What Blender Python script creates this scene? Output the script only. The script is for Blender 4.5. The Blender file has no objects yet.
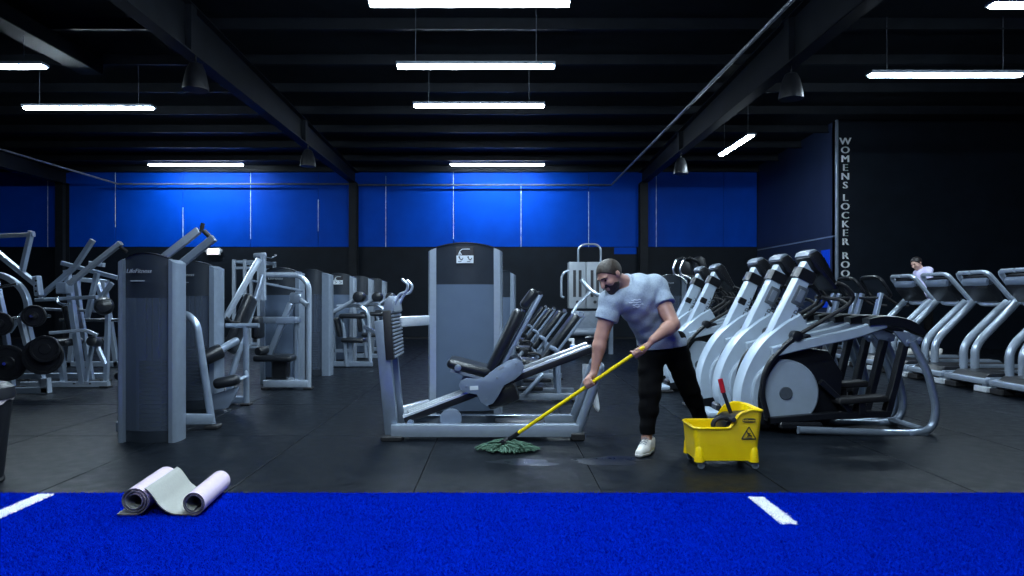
import bpy, bmesh, math, random
import numpy as np
from mathutils import Vector, Matrix
random.seed(7)
R = math.radians
scene = bpy.context.scene
COL = scene.collection

# ---------------------------------------------------------------- camera, world, exposure
FPX = 683.0                      # focal length in pixels of the 1024 x 576 frame (24 mm on 36 mm)
EYE = 1.27
cam_data = bpy.data.cameras.new('camera')
cam_data.sensor_width = 36.0
cam_data.lens = 36.0 * FPX / 1024.0
cam_data.shift_x = 12.0 / 1024.0
cam_data.shift_y = 9.0 / 1024.0
cam_data.clip_end = 200
cam = bpy.data.objects.new('camera', cam_data)
cam.location = (0, 0, EYE)
cam.rotation_euler = (R(90), 0, 0)
COL.objects.link(cam)
scene.camera = cam

world = bpy.data.worlds.new('world')
scene.world = world
world.use_nodes = True
world.node_tree.nodes['Background'].inputs[0].default_value = (0.35, 0.55, 1.0, 1)
world.node_tree.nodes['Background'].inputs[1].default_value = 0.004
vs = scene.view_settings
vs.view_transform = 'Standard'
vs.look = 'None'
vs.exposure = 0.0
vs.gamma = 1.0
vs.use_curve_mapping = False
TUBE_STRENGTH = 165.0
TUBE_COLOR = (0.70, 0.87, 1.0)

def at(px, py, Y):
    """world point at depth Y seen at the photograph's pixel"""
    return Vector(((px - 500.0) * Y / FPX, Y, EYE - (py - 297.0) * Y / FPX))

# ---------------------------------------------------------------- materials
MATS = {}
def mat(name, color, rough=0.5, metal=0.0, noise=0.0, scale=30.0, bump=0.0, bump_scale=80.0,
        emit=None, estr=0.0, coat=0.0, rough_var=0.0, spec=0.5, stretch=None, color2=None):
    m = bpy.data.materials.new(name)
    m.use_nodes = True
    nt = m.node_tree
    b = nt.nodes['Principled BSDF']
    c = (color[0], color[1], color[2], 1)
    b.inputs['Base Color'].default_value = c
    b.inputs['Roughness'].default_value = rough
    b.inputs['Metallic'].default_value = metal
    b.inputs['Coat Weight'].default_value = coat
    b.inputs['Specular IOR Level'].default_value = spec
    tc = nt.nodes.new('ShaderNodeTexCoord')
    src = tc.outputs['Object']
    if stretch:
        mp = nt.nodes.new('ShaderNodeMapping')
        mp.inputs['Scale'].default_value = stretch
        nt.links.new(src, mp.inputs['Vector'])
        src = mp.outputs['Vector']
    if noise > 0 or rough_var > 0 or color2:
        n = nt.nodes.new('ShaderNodeTexNoise')
        n.inputs['Scale'].default_value = scale
        n.inputs['Detail'].default_value = 4
        nt.links.new(src, n.inputs['Vector'])
        if noise > 0 or color2:
            mx = nt.nodes.new('ShaderNodeMix')
            mx.data_type = 'RGBA'
            if color2:
                a, d = color, color2
            else:
                a = [x * (1 - noise) for x in color]
                d = [min(1, x * (1 + noise)) for x in color]
            mx.inputs[6].default_value = (a[0], a[1], a[2], 1)
            mx.inputs[7].default_value = (d[0], d[1], d[2], 1)
            rp = nt.nodes.new('ShaderNodeMapRange')
            rp.inputs[1].default_value = 0.3
            rp.inputs[2].default_value = 0.7
            nt.links.new(n.outputs['Fac'], rp.inputs[0])
            nt.links.new(rp.outputs[0], mx.inputs[0])
            nt.links.new(mx.outputs[2], b.inputs['Base Color'])
        if rough_var > 0:
            r2 = nt.nodes.new('ShaderNodeMapRange')
            r2.inputs[1].default_value = 0.3
            r2.inputs[2].default_value = 0.7
            r2.inputs[3].default_value = max(0.03, rough - rough_var)
            r2.inputs[4].default_value = min(1, rough + rough_var)
            nt.links.new(n.outputs['Fac'], r2.inputs[0])
            nt.links.new(r2.outputs[0], b.inputs['Roughness'])
    if bump > 0:
        n2 = nt.nodes.new('ShaderNodeTexNoise')
        n2.inputs['Scale'].default_value = bump_scale
        n2.inputs['Detail'].default_value = 3
        nt.links.new(src, n2.inputs['Vector'])
        bp = nt.nodes.new('ShaderNodeBump')
        bp.inputs['Strength'].default_value = bump
        bp.inputs['Distance'].default_value = 0.004
        nt.links.new(n2.outputs['Fac'], bp.inputs['Height'])
        nt.links.new(bp.outputs[0], b.inputs['Normal'])
    if emit:
        b.inputs['Emission Color'].default_value = (emit[0], emit[1], emit[2], 1)
        b.inputs['Emission Strength'].default_value = estr
    MATS[name] = m
    return m

mat('rubber_floor', (0.0042, 0.0060, 0.0090), 0.42, noise=0.25, scale=9, bump=0.25, bump_scale=160, rough_var=0.10, spec=0.07)
mat('floor_joint', (0.004, 0.004, 0.005), 0.8)
mat('turf_base', (0.0, 0.012, 0.32), 0.9, noise=0.4, scale=120)
mat('turf_blue', (0.0, 0.017, 0.44), 0.9, spec=0.0, noise=0.12, scale=14)
mat('turf_white', (0.93, 0.94, 0.95), 0.7)
mat('wall_blue', (0.0, 0.050, 0.40), 0.5, spec=0.06, noise=0.1, scale=1.3, rough_var=0.06, bump=0.08, bump_scale=6)
mat('wall_navy', (0.012, 0.020, 0.050), 0.42, noise=0.15, scale=2, bump=0.05, bump_scale=20)
mat('wall_black', (0.0045, 0.0075, 0.013), 0.55, spec=0.15, noise=0.2, scale=2.5, bump=0.05, bump_scale=20)
mat('leak_white', (0.55, 0.62, 0.70), 0.5, noise=0.5, scale=6)  # pale colour for light leaking between the wall panels
mat('ceiling_black', (0.010, 0.013, 0.017), 0.6, spec=0.12, noise=0.25, scale=3)
mat('beam_black', (0.010, 0.012, 0.016), 0.5, spec=0.12, noise=0.2, scale=4)
mat('pipe_dark', (0.10, 0.11, 0.13), 0.45, metal=0.3, noise=0.2, scale=8)
mat('silver', (0.28, 0.34, 0.43), 0.30, metal=0.55, noise=0.05, scale=20, coat=0.15)
mat('silver_light', (0.42, 0.49, 0.59), 0.27, metal=0.5, noise=0.05, scale=20, coat=0.2)
mat('steel_blue', (0.20, 0.25, 0.34), 0.38, metal=0.25, noise=0.05, scale=12)
mat('grey_paint', (0.20, 0.235, 0.29), 0.4, metal=0.2, noise=0.1, scale=15)
mat('lit_silver', (0.74, 0.79, 0.85), 0.22, metal=0.3, noise=0.04, scale=14, coat=0.3)  # silver whitened: the top light on rails and beams is in the colour
mat('box_grey', (0.075, 0.09, 0.11), 0.45, noise=0.1)
mat('chrome', (0.75, 0.79, 0.84), 0.2, metal=1.0, noise=0.03, scale=10)
mat('shell_white', (0.40, 0.48, 0.58), 0.30, noise=0.04, scale=9, coat=0.25)
mat('disc_grey', (0.34, 0.41, 0.50), 0.40, noise=0.05, scale=9)
mat('black_plastic', (0.008, 0.009, 0.012), 0.38, spec=0.4, noise=0.2, scale=30)
mat('black_vinyl', (0.010, 0.012, 0.016), 0.33, noise=0.2, scale=30, bump=0.12, bump_scale=260)
mat('black_rubber', (0.010, 0.010, 0.012), 0.6, noise=0.2, scale=40)
mat('iron_black', (0.008, 0.009, 0.012), 0.42, spec=0.35, metal=0.2, noise=0.3, scale=30, bump=0.1)
mat('header_dark', (0.018, 0.024, 0.034), 0.35, noise=0.1, scale=10)
mat('label_white', (0.60, 0.66, 0.72), 0.5, noise=0.05, scale=10)
mat('label_grey', (0.28, 0.31, 0.35), 0.5, noise=0.05, scale=10)
mat('ink', (0.02, 0.02, 0.025), 0.6, noise=0.1)
mat('bucket_yellow', (1.0, 0.66, 0.0), 0.38, noise=0.06, scale=8, coat=0.1)
mat('handle_yellow', (0.88, 0.66, 0.005), 0.35, noise=0.06, scale=20)
mat('mop_green', (0.060, 0.125, 0.085), 0.9, noise=0.35, scale=60, bump=0.3, bump_scale=200)
mat('red_plastic', (0.50, 0.012, 0.02), 0.4, noise=0.1)
mat('mat_lilac', (0.56, 0.45, 0.56), 0.75, noise=0.05, scale=30)
mat('mat_grey', (0.31, 0.31, 0.285), 0.8, noise=0.06, scale=60, bump=0.1, bump_scale=300)
mat('mat_edge', (0.10, 0.09, 0.12), 0.8, noise=0.2)
mat('towel_white', (0.75, 0.77, 0.80), 0.9, noise=0.08, scale=40, bump=0.3, bump_scale=220)
mat('bottle_blue', (0.03, 0.16, 0.50), 0.2, noise=0.1)
mat('liner_white', (0.42, 0.37, 0.38), 0.5, noise=0.1)
mat('banner_blue', (0.0, 0.05, 0.62), 0.4, noise=0.1)
mat('letter_white', (0.90, 0.92, 0.95), 0.5, noise=0.05)
mat('skin', (0.40, 0.21, 0.16), 0.5, noise=0.12, scale=14)
mat('skin_pale', (0.55, 0.33, 0.26), 0.5, noise=0.08, scale=14)
mat('shirt_grey', (0.30, 0.36, 0.44), 0.85, noise=0.14, scale=90, bump=0.2, bump_scale=300)
mat('logo_white', (0.62, 0.68, 0.76), 0.8, noise=0.1)
mat('trouser_black', (0.0028, 0.0028, 0.0035), 0.9, spec=0.1, noise=0.2, scale=60)
mat('shoe_white', (0.72, 0.70, 0.67), 0.6, noise=0.07, scale=30)
mat('shoe_sole', (0.55, 0.55, 0.55), 0.6, noise=0.1)
mat('hair_brown', (0.026, 0.017, 0.011), 0.6, noise=0.4, scale=120, bump=0.4, bump_scale=300)
mat('hair_dark', (0.010, 0.007, 0.008), 0.5, noise=0.4, scale=120, bump=0.4, bump_scale=300)
mat('hoodie_lilac', (0.58, 0.55, 0.80), 0.85, noise=0.08, scale=40, bump=0.2, bump_scale=200)
mat('eye_dark', (0.01, 0.01, 0.01), 0.2)
mat('tube_glow', (0.8, 0.8, 0.8), 0.5, emit=TUBE_COLOR, estr=TUBE_STRENGTH)
mat('lamp_glow', (0.8, 0.8, 0.8), 0.5, emit=(1.0, 0.88, 0.78), estr=2.2)
mat('screen_dark', (0.006, 0.008, 0.012), 0.12, noise=0.05)
mat('water', (0.004, 0.006, 0.012), 0.33, rough_var=0.08, scale=7, spec=0.5)
def matte(name):
    """fibres without any gloss: the colour goes straight into a diffuse shader"""
    nt = MATS[name].node_tree
    b = nt.nodes['Principled BSDF']
    d = nt.nodes.new('ShaderNodeBsdfDiffuse')
    if b.inputs['Base Color'].links:
        nt.links.new(b.inputs['Base Color'].links[0].from_socket, d.inputs['Color'])
    nt.links.new(d.outputs[0], nt.nodes['Material Output'].inputs['Surface'])
matte('turf_blue')
matte('turf_base')
def smoked(name, color, fac):
    m = bpy.data.materials.new(name)
    m.use_nodes = True
    nt = m.node_tree
    b = nt.nodes['Principled BSDF']
    out = nt.nodes['Material Output']
    n = nt.nodes.new('ShaderNodeTexNoise')
    n.inputs['Scale'].default_value = 5
    tc = nt.nodes.new('ShaderNodeTexCoord')
    nt.links.new(tc.outputs['Object'], n.inputs['Vector'])
    mx = nt.nodes.new('ShaderNodeMix'); mx.data_type = 'RGBA'
    mx.inputs[6].default_value = (color[0] * .9, color[1] * .9, color[2] * .9, 1)
    mx.inputs[7].default_value = (color[0] * 1.1, color[1] * 1.1, color[2] * 1.1, 1)
    nt.links.new(n.outputs['Fac'], mx.inputs[0])
    nt.links.new(mx.outputs[2], b.inputs['Base Color'])
    b.inputs['Roughness'].default_value = 0.28
    t = nt.nodes.new('ShaderNodeBsdfTransparent')
    t.inputs[0].default_value = (0.70, 0.75, 0.82, 1)
    s = nt.nodes.new('ShaderNodeMixShader')
    s.inputs[0].default_value = fac
    nt.links.new(t.outputs[0], s.inputs[1])
    nt.links.new(b.outputs[0], s.inputs[2])
    nt.links.new(s.outputs[0], out.inputs['Surface'])
    MATS[name] = m
smoked('smoked_panel', (0.105, 0.13, 0.175), 0.36)
smoked('frosted_panel', (0.125, 0.17, 0.25), 0.74)

# ---------------------------------------------------------------- geometry collector
def V(*a):
    return Vector(a[0]) if len(a) == 1 else Vector(a)

def fillet(pts, f, n=5):
    pts = [Vector(p) for p in pts]
    if f <= 0 or len(pts) < 3:
        return pts
    out = [pts[0]]
    for i in range(1, len(pts) - 1):
        p, a, b = pts[i], pts[i - 1], pts[i + 1]
        la, lb = (a - p).length, (b - p).length
        d = min(f, la * .48, lb * .48)
        s, e = p + (a - p) * (d / la), p + (b - p) * (d / lb)
        for k in range(n + 1):
            t = k / n
            out.append(s * (1 - t) ** 2 + p * 2 * t * (1 - t) + e * t * t)
    out.append(pts[-1])
    return out

def spline(pts, n=6):
    """Catmull-Rom through points"""
    P = [Vector(p) for p in pts]
    P = [P[0] * 2 - P[1]] + P + [P[-1] * 2 - P[-2]]
    out = []
    for i in range(1, len(P) - 2):
        for k in range(n):
            t = k / n
            a, b, c, d = P[i - 1], P[i], P[i + 1], P[i + 2]
            out.append(0.5 * ((2 * b) + (c - a) * t + (2 * a - 5 * b + 4 * c - d) * t * t + (3 * b - a - 3 * c + d) * t ** 3))
    out.append(P[-2])
    return out

class G:
    def __init__(self):
        self.v, self.f, self.mi = [], [], []
    def add(self, vs_, fs, mi=0):
        o = len(self.v)
        self.v += [tuple(p) for p in vs_]
        self.f += [tuple(i + o for i in f) for f in fs]
        self.mi += [mi] * len(fs)
        return self
    def bm(self, b, M=None, mi=0):
        b.verts.index_update()
        vs_ = [(M @ v.co if M else v.co.copy()) for v in b.verts]
        self.add(vs_, [[v.index for v in f.verts] for f in b.faces], mi)
        b.free()
        return self
    def box(self, c, s, rot=None, bev=0.0, seg=1, mi=0):
        b = bmesh.new()
        bmesh.ops.create_cube(b, size=1)
        bmesh.ops.scale(b, vec=Vector(s), verts=b.verts)
        if bev > 0:
            bmesh.ops.bevel(b, geom=list(b.edges), offset=min(bev, min(s) * .49), segments=seg, profile=.5, affect='EDGES')
        M = Matrix.Translation(Vector(c))
        if rot is not None:
            M = M @ rot.to_4x4()
        return self.bm(b, M, mi)
    def span(self, a, b, bev=0.0, seg=1, mi=0):
        """axis aligned box from corner to corner"""
        a, b = Vector(a), Vector(b)
        return self.box((a + b) / 2, [abs(x) for x in (b - a)], None, bev, seg, mi)
    def bar(self, p, q, w, h, up=(0, 0, 1), bev=0.004, seg=1, mi=0):
        """rectangular bar: h measured along up, w across"""
        p, q = Vector(p), Vector(q)
        d = q - p
        L = d.length
        x = d.normalized()
        u = Vector(up)
        y = u.cross(x)
        if y.length < 1e-4:
            y = Vector((0, 1, 0)).cross(x)
        y.normalize()
        z = x.cross(y)
        rot = Matrix((x, y, z)).transposed()
        return self.box((p + q) / 2, (L, w, h), rot, bev, seg, mi)
    def sweep(self, pts, ring, mi=0, cap=True, ref=(0, 0, 1), scales=None, close=False):
        pts = [Vector(p) for p in pts]
        n = len(pts)
        T = []
        for i in range(n):
            a = pts[i - 1] if i else (pts[-1] if close else pts[0])
            b = pts[i + 1] if i < n - 1 else (pts[0] if close else pts[-1])
            T.append((b - a).normalized())
        r = Vector(ref)
        if abs(T[0].dot(r)) > .97:
            r = Vector((0, 1, 0))
        y = r.cross(T[0]).normalized()
        vs_, fs = [], []
        k = len(ring)
        for i in range(n):
            if i:
                q = T[i - 1].rotation_difference(T[i])
                y = q @ y
                y = (y - T[i] * y.dot(T[i])).normalized()
            z = T[i].cross(y)
            s = scales[i] if scales else 1.0
            for a, b in ring:
                vs_.append(pts[i] + y * (a * s) + z * (b * s))
        for i in range(n if close else n - 1):
            i2 = (i + 1) % n
            for j in range(k):
                j2 = (j + 1) % k
                fs.append((i * k + j, i * k + j2, i2 * k + j2, i2 * k + j))
        if cap and not close:
            fs.append(tuple(range(k))[::-1])
            fs.append(tuple((n - 1) * k + j for j in range(k)))
        return self.add(vs_, fs, mi)
    def tube(self, pts, r, f=0.0, seg=10, mi=0, scales=None, close=False):
        pts = fillet(pts, f)
        ring = [(r * math.cos(2 * math.pi * j / seg), r * math.sin(2 * math.pi * j / seg)) for j in range(seg)]
        return self.sweep(pts, ring, mi, scales=scales, close=close)
    def rtube(self, pts, w, h, f=0.0, mi=0, ref=(0, 0, 1), c=0.006):
        pts = fillet(pts, f)
        a, b = w / 2, h / 2
        c = min(c, a * .6, b * .6)
        ring = [(a - c, -b), (a, -b + c), (a, b - c), (a - c, b), (-a + c, b), (-a, b - c), (-a, -b + c), (-a + c, -b)]
        return self.sweep(pts, ring, mi, ref=ref)
    def lathe(self, prof, o=(0, 0, 0), axis=(0, 0, 1), seg=20, mi=0, arc=None):
        o, ax = Vector(o), Vector(axis).normalized()
        x = ax.orthogonal().normalized()
        y = ax.cross(x)
        vs_, fs = [], []
        k = len(prof)
        for j in range(seg):
            t = 2 * math.pi * j / seg
            d = x * math.cos(t) + y * math.sin(t)
            for r, z in prof:
                vs_.append(o + d * max(r, 1e-5) + ax * z)
        for j in range(seg):
            j2 = (j + 1) % seg
            for i in range(k - 1):
                fs.append((j * k + i, j2 * k + i, j2 * k + i + 1, j * k + i + 1))
        fs.append(tuple(j * k for j in range(seg))[::-1])
        fs.append(tuple(j * k + k - 1 for j in range(seg)))
        return self.add(vs_, fs, mi)
    def cyl(self, p, q, r, seg=16, bev=0.0, mi=0, r2=None):
        p, q = Vector(p), Vector(q)
        L = (q - p).length
        r2 = r if r2 is None else r2
        if bev > 0:
            prof = [(r - bev, 0), (r - bev * .3, bev * .3), (r, bev), (r2, L - bev), (r2 - bev * .3, L - bev * .3), (r2 - bev, L)]
        else:
            prof = [(r, 0), (r2, L)]
        return self.lathe(prof, p, q - p, seg, mi)
    def prism(self, poly, o, u, v, t, mi=0, bev=0.0):
        """polygon (a,b) pairs in plane o + a u + b v, extruded by t along u x v, centred"""
        o, u, v = Vector(o), Vector(u), Vector(v)
        n = u.cross(v).normalized()
        b = bmesh.new()
        vs_ = [b.verts.new(o + u * a + v * c - n * (t / 2)) for a, c in poly]
        fc = b.faces.new(vs_)
        r = bmesh.ops.extrude_face_region(b, geom=[fc])
        nv = [g for g in r['geom'] if isinstance(g, bmesh.types.BMVert)]
        bmesh.ops.translate(b, vec=n * t, verts=nv)
        if bev > 0:
            es = [e for e in b.edges if len(e.link_faces) == 2 and e.calc_face_angle(0) > .5 and abs((e.verts[0].co - e.verts[1].co).normalized().dot(n)) < .5]
            bmesh.ops.bevel(b, geom=es, offset=bev, segments=2, profile=.5, affect='EDGES')
        bmesh.ops.recalc_face_normals(b, faces=b.faces)
        return self.bm(b, None, mi)
    def pad(self, c, s, rot=None, r=.03, mi=0):
        """upholstered pad: generously rounded box"""
        return self.box(c, s, rot, r, 3, mi)

def rot_x(x, up=(0, 0, 1)):
    """rotation whose local X follows x and local Z stays near up"""
    x = Vector(x).normalized()
    y = Vector(up).cross(x).normalized()
    z = x.cross(y)
    return Matrix((x, y, z)).transposed()

ROOTLOC = {}
def mesh_from(name, g, mats, off=Vector((0, 0, 0)), smooth=32):
    me = bpy.data.meshes.new(name)
    me.from_pydata([(p[0] - off.x, p[1] - off.y, p[2] - off.z) for p in g.v], [], g.f)
    for m in mats:
        me.materials.append(MATS[m])
    if len(mats) > 1:
        me.polygons.foreach_set('material_index', g.mi)
    me.polygons.foreach_set('use_smooth', [True] * len(me.polygons))
    b = bmesh.new(); b.from_mesh(me)
    bmesh.ops.recalc_face_normals(b, faces=b.faces)
    b.to_mesh(me); b.free()
    me.set_sharp_from_angle(angle=R(smooth))
    me.update()
    return me

def root_loc(o):
    while o.parent:
        o = o.parent
    return o.location.copy()

def obj(name, g, mats, parent=None, label=None, smooth=32):
    if isinstance(mats, str):
        mats = [mats]
    off = root_loc(parent) if parent else Vector((0, 0, 0))
    o = bpy.data.objects.new(name, mesh_from(name, g, mats, off, smooth))
    COL.objects.link(o)
    if parent:
        o.parent = parent
    if label:
        o['label'] = label
    return o

def tag(o, label, cat, group=None, kind=None):
    if label: o['label'] = label
    if cat: o['category'] = cat
    if group: o['group'] = group
    if kind: o['kind'] = kind
    return o

def thing(name, label, cat, loc=(0, 0, 0), group=None):
    o = bpy.data.objects.new(name, None)
    o.empty_display_size = .1
    COL.objects.link(o)
    o.location = loc
    return tag(o, label, cat, group)

def copy_tree(o, parent=None):
    c = o.copy()
    COL.objects.link(c)
    c.parent = parent
    for ch in list(o.children):
        copy_tree(ch, c)
    return c

def struct(name, g, m, parent=None, smooth=32):
    o = obj(name, g, m, parent, smooth=smooth)
    if not parent:
        o['kind'] = 'structure'
    return o

def text_g(body, size, o, u, v, depth=.002, spacing=1.0, mi=0, align='CENTER', shear=0.0, sx=1.0):
    """lettering as geometry lying in the plane o + u,v"""
    cu = bpy.data.curves.new('lettering', 'FONT')
    cu.body = body; cu.size = size; cu.extrude = depth / 2
    cu.align_x = align; cu.align_y = 'CENTER'
    cu.space_character = spacing; cu.shear = shear
    cu.resolution_u = 3
    ob = bpy.data.objects.new('lettering', cu)
    COL.objects.link(ob)
    dg = bpy.context.evaluated_depsgraph_get()
    me = bpy.data.meshes.new_from_object(ob.evaluated_get(dg))
    u, v, o = Vector(u).normalized(), Vector(v).normalized(), Vector(o)
    n = u.cross(v)
    g = G()
    g.add([o + u * p.co.x * sx + v * p.co.y + n * p.co.z for p in me.vertices], [tuple(p.vertices) for p in me.polygons], mi)
    bpy.data.objects.remove(ob); bpy.data.curves.remove(cu); bpy.data.meshes.remove(me)
    return g
# ================================================================ THE HALL
YB = 21.7                        # back wall
TURF_Y = 4.41                    # where the turf meets the rubber mats
def ceil_z(y):
    return 5.42 + (YB - y) * 0.03

g = G(); g.span((-18, -4, -.08), (18, 22.2, -.014))
floor = struct('floor', g, 'floor_joint')
MW, ML = 1.22, 1.83
gm = G(); gm.box((0, 0, -.007), (MW - .009, ML - .009, .014), None, .003, 1)
mat_mesh = mesh_from('rubber_mat', gm, ['rubber_floor'])
for j in range(10):
    y = TURF_Y + .005 + ML * (j + .5)
    for i in range(-16, 16):
        x = -.56 + MW * (i + .5) + (MW * .5 if False else 0)
        lim_l = -.80 * (y + 1) - .6
        lim_r = .82 * (y + 1) + .6
        if y > YB - .3 or x < lim_l or x > lim_r or x > 17 or x < -17.2:
            continue
        if x > 8.1 and y > 17.3:
            continue
        o = bpy.data.objects.new('rubber_mat', mat_mesh)
        COL.objects.link(o)
        o.location = (x, y, 0)
        o.parent = floor

# --- turf: backing plus a pile of short blades, the dashes are white blades
g = G(); g.span((-9, -3.5, -.013), (9, TURF_Y, .004))
turf = struct('floor_turf', g, 'turf_base')
def dash(px0, py0, px1, py1, w):
    return None
DASHES = [(-2.90, 3.70, 4.37, .10), (1.61, 3.80, 4.30, .09)]
rng = np.random.default_rng(3)
def blades(n, x0, x1, y0, y1, keep, name, m, parent):
    x = rng.uniform(x0, x1, n); y = rng.uniform(y0, y1, n)
    k = keep(x, y)
    x, y = x[k], y[k]
    n = len(x)
    a = rng.uniform(0, 2 * np.pi, n); h = rng.uniform(.008, .015, n); w = rng.uniform(.0022, .0040, n)
    lx, ly = rng.normal(0, .009, n), rng.normal(0, .009, n)
    vv = np.zeros((n, 3, 3))
    vv[:, 0] = np.stack([x - w * np.cos(a), y - w * np.sin(a), np.full(n, .003)], 1)
    vv[:, 1] = np.stack([x + w * np.cos(a), y + w * np.sin(a), np.full(n, .003)], 1)
    vv[:, 2] = np.stack([x + lx, y + ly, .003 + h], 1)
    me = bpy.data.meshes.new(name)
    me.vertices.add(n * 3); me.vertices.foreach_set('co', vv.reshape(-1))
    me.loops.add(n * 3); me.loops.foreach_set('vertex_index', np.arange(n * 3))
    me.polygons.add(n); me.polygons.foreach_set('loop_start', np.arange(n) * 3)
    me.polygons.foreach_set('loop_total', np.full(n, 3))
    me.update(calc_edges=True); me.materials.append(MATS[m])
    o = bpy.data.objects.new(name, me); COL.objects.link(o); o.parent = parent
    o['kind'] = 'stuff'
    return o
def in_dash(x, y):
    k = np.zeros(len(x), bool)
    for dx, y0, y1, w in DASHES:
        k |= (np.abs(x - dx) < w / 2) & (y > y0) & (y < y1)
    return k
blades(330000, -4.6, 4.6, 2.7, TURF_Y - .002, lambda x, y: ~in_dash(x, y) & (np.abs(x) < .80 * y + .7), 'turf_pile', 'turf_blue', turf)
for dx, y0, y1, w in DASHES:
    g = G(); g.span((dx - w / 2, y0, .0035), (dx + w / 2, y1, .007))
    dsh = obj('turf_dash', g, 'turf_white', turf, 'white painted dash on the blue turf')
    blades(5000, dx - w / 2, dx + w / 2, y0, y1, lambda x, y: np.ones(len(x), bool), 'dash_pile', 'turf_white', dsh)

# --- back wall: black below, blue panels above with light leaks painted as pale strips at the joints
WAIN = 2.86
g = G(); g.span((-18, YB, 0), (18, YB + .3, 6.3))
wall_back = struct('wall_back', g, 'wall_black')
g = G(); g.span((-18, YB - .03, 0.0), (8.15, YB, WAIN - .015))
obj('wainscot', g, 'wall_black', wall_back)
PW = 2.145
gp = G(); gp.box((0, 0, 0), (PW - .012, .03, 2.50), None, .005)
panel_mesh = mesh_from('wall_panel', gp, ['wall_blue'])
pz = WAIN + 1.25
xs0 = (521 - 500) * YB / FPX
for i in range(-8, 4):
    x = xs0 + PW * (i + .5)
    w = 1.0
    if i == 3:
        w = (8.15 - (x - PW / 2)) / PW
        x = x - PW / 2 + PW * w / 2
    o = bpy.data.objects.new('wall_panel', panel_mesh); COL.objects.link(o)
    o.location = (x, YB - .016, pz); o.parent = wall_back
    if w < 1: o.scale.x = w
for i, (dz0, dz1) in {-7: (0, 1), -6: (.25, 1), -5: (0, .5), -4: (.1, 1), -3: (.2, .6), -2: (0, .9), -1: (.1, 1), 0: (0, .8), 1: (.0, .7), 2: (.0, .9)}.items():
    x = xs0 + PW * i
    g = G(); g.box((x, YB - .02, WAIN + 2.5 * (dz0 + dz1) / 2), (.015, .03, 2.5 * (dz1 - dz0)))
    obj('joint_leak', g, 'leak_white', wall_back)  # strip painted pale for the light leaking along this joint
# a blue lower extension beside the column, as in the photo
g = G(); g.span((3.62, YB - .045, 2.63), (4.33, YB - .012, WAIN - .02), .004)
obj('wall_panel', g, 'wall_blue', wall_back)

# --- locker room block at the right
LX, LY = 8.17, 16.6
g = G(); g.span((LX, LY + .01, 0), (LX + .2, YB, ceil_z(LY)))
wall_side = struct('wall_locker_side', g, 'wall_navy')
g = G(); g.span((LX - .012, LY, 2.74), (LX, YB - .05, 2.775))
obj('trim_rail', g, 'silver', wall_side)
g = G(); g.span((LX - .02, LY + .3, 1.0), (LX, LY + .75, 2.45), .004)
obj('wall_banner', g, 'banner_blue', wall_side)
g = G(); g.span((LX, LY - .03, 0), (18, LY + .2, ceil_z(LY) + .1))
wall_front = struct('wall_locker_front', g, 'wall_black')
g = G(); g.span((LX - .012, LY - .042, 0), (LX + .035, LY + .04, ceil_z(LY)), .004)
obj('corner_trim', g, 'silver', wall_front)
sign = thing('wall_lettering', 'white vertical lettering WOMENS LOCKER ROOM on the black wall', 'sign', (at(845, 200, LY).x, LY - .03, 2.2))
ly = {'WOMENS': (141.5, 8.8), 'LOCKER': (198, 8.8), 'ROOM': (256, 8.9)}
for w_, (y0, st) in ly.items():
    for k, ch in enumerate(w_):
        p = at(845, y0 + k * st, LY - .034)
        t = text_g(ch, .235, p, (1, 0, 0), (0, 0, 1), .008, sx=1.15)
        # thicken the strokes a little by a second, slightly shifted copy
        t2 = text_g(ch, .235, p + Vector((.016, 0, 0)), (1, 0, 0), (0, 0, 1), .008, sx=1.15)
        t.add(t2.v, t2.f)
        obj('letter', t, 'letter_white', sign)

# --- remaining shell
g = G(); g.span((-18.3, -4, 0), (-18, YB + .3, 6.3)); struct('wall_left', g, 'wall_black')
g = G(); g.span((18, -4, 0), (18.3, YB + .3, 6.3)); struct('wall_right', g, 'wall_black')
g = G(); g.span((-18.3, -4.3, 0), (18.3, -4, 6.3)); struct('wall_front', g, 'wall_black')
g = G()
y0, y1 = -4.3, YB + .3
g.add([(-18.3, y0, ceil_z(y0)), (18.3, y0, ceil_z(y0)), (18.3, y1, ceil_z(y1)), (-18.3, y1, ceil_z(y1)),
       (-18.3, y0, ceil_z(y0) + .2), (18.3, y0, ceil_z(y0) + .2), (18.3, y1, ceil_z(y1) + .2), (-18.3, y1, ceil_z(y1) + .2)],
      [(0, 1, 2, 3), (4, 7, 6, 5), (0, 4, 5, 1), (1, 5, 6, 2), (2, 6, 7, 3), (3, 7, 4, 0)])
ceiling = struct('ceiling', g, 'ceiling_black')
for k in range(12):
    y = YB - .12 - 1.52 * k
    z = ceil_z(y)
    g = G()
    g.span((-17.9, y - .004, z - .20), (17.9, y + .004, z))
    g.span((-17.9, y - .07, z - .206), (17.9, y + .004, z - .198))
    g.span((-17.9, y - .07, z - .206), (17.9, y - .064, z - .185))
    obj('roof_purlin', g, 'beam_black', ceiling)

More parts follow.
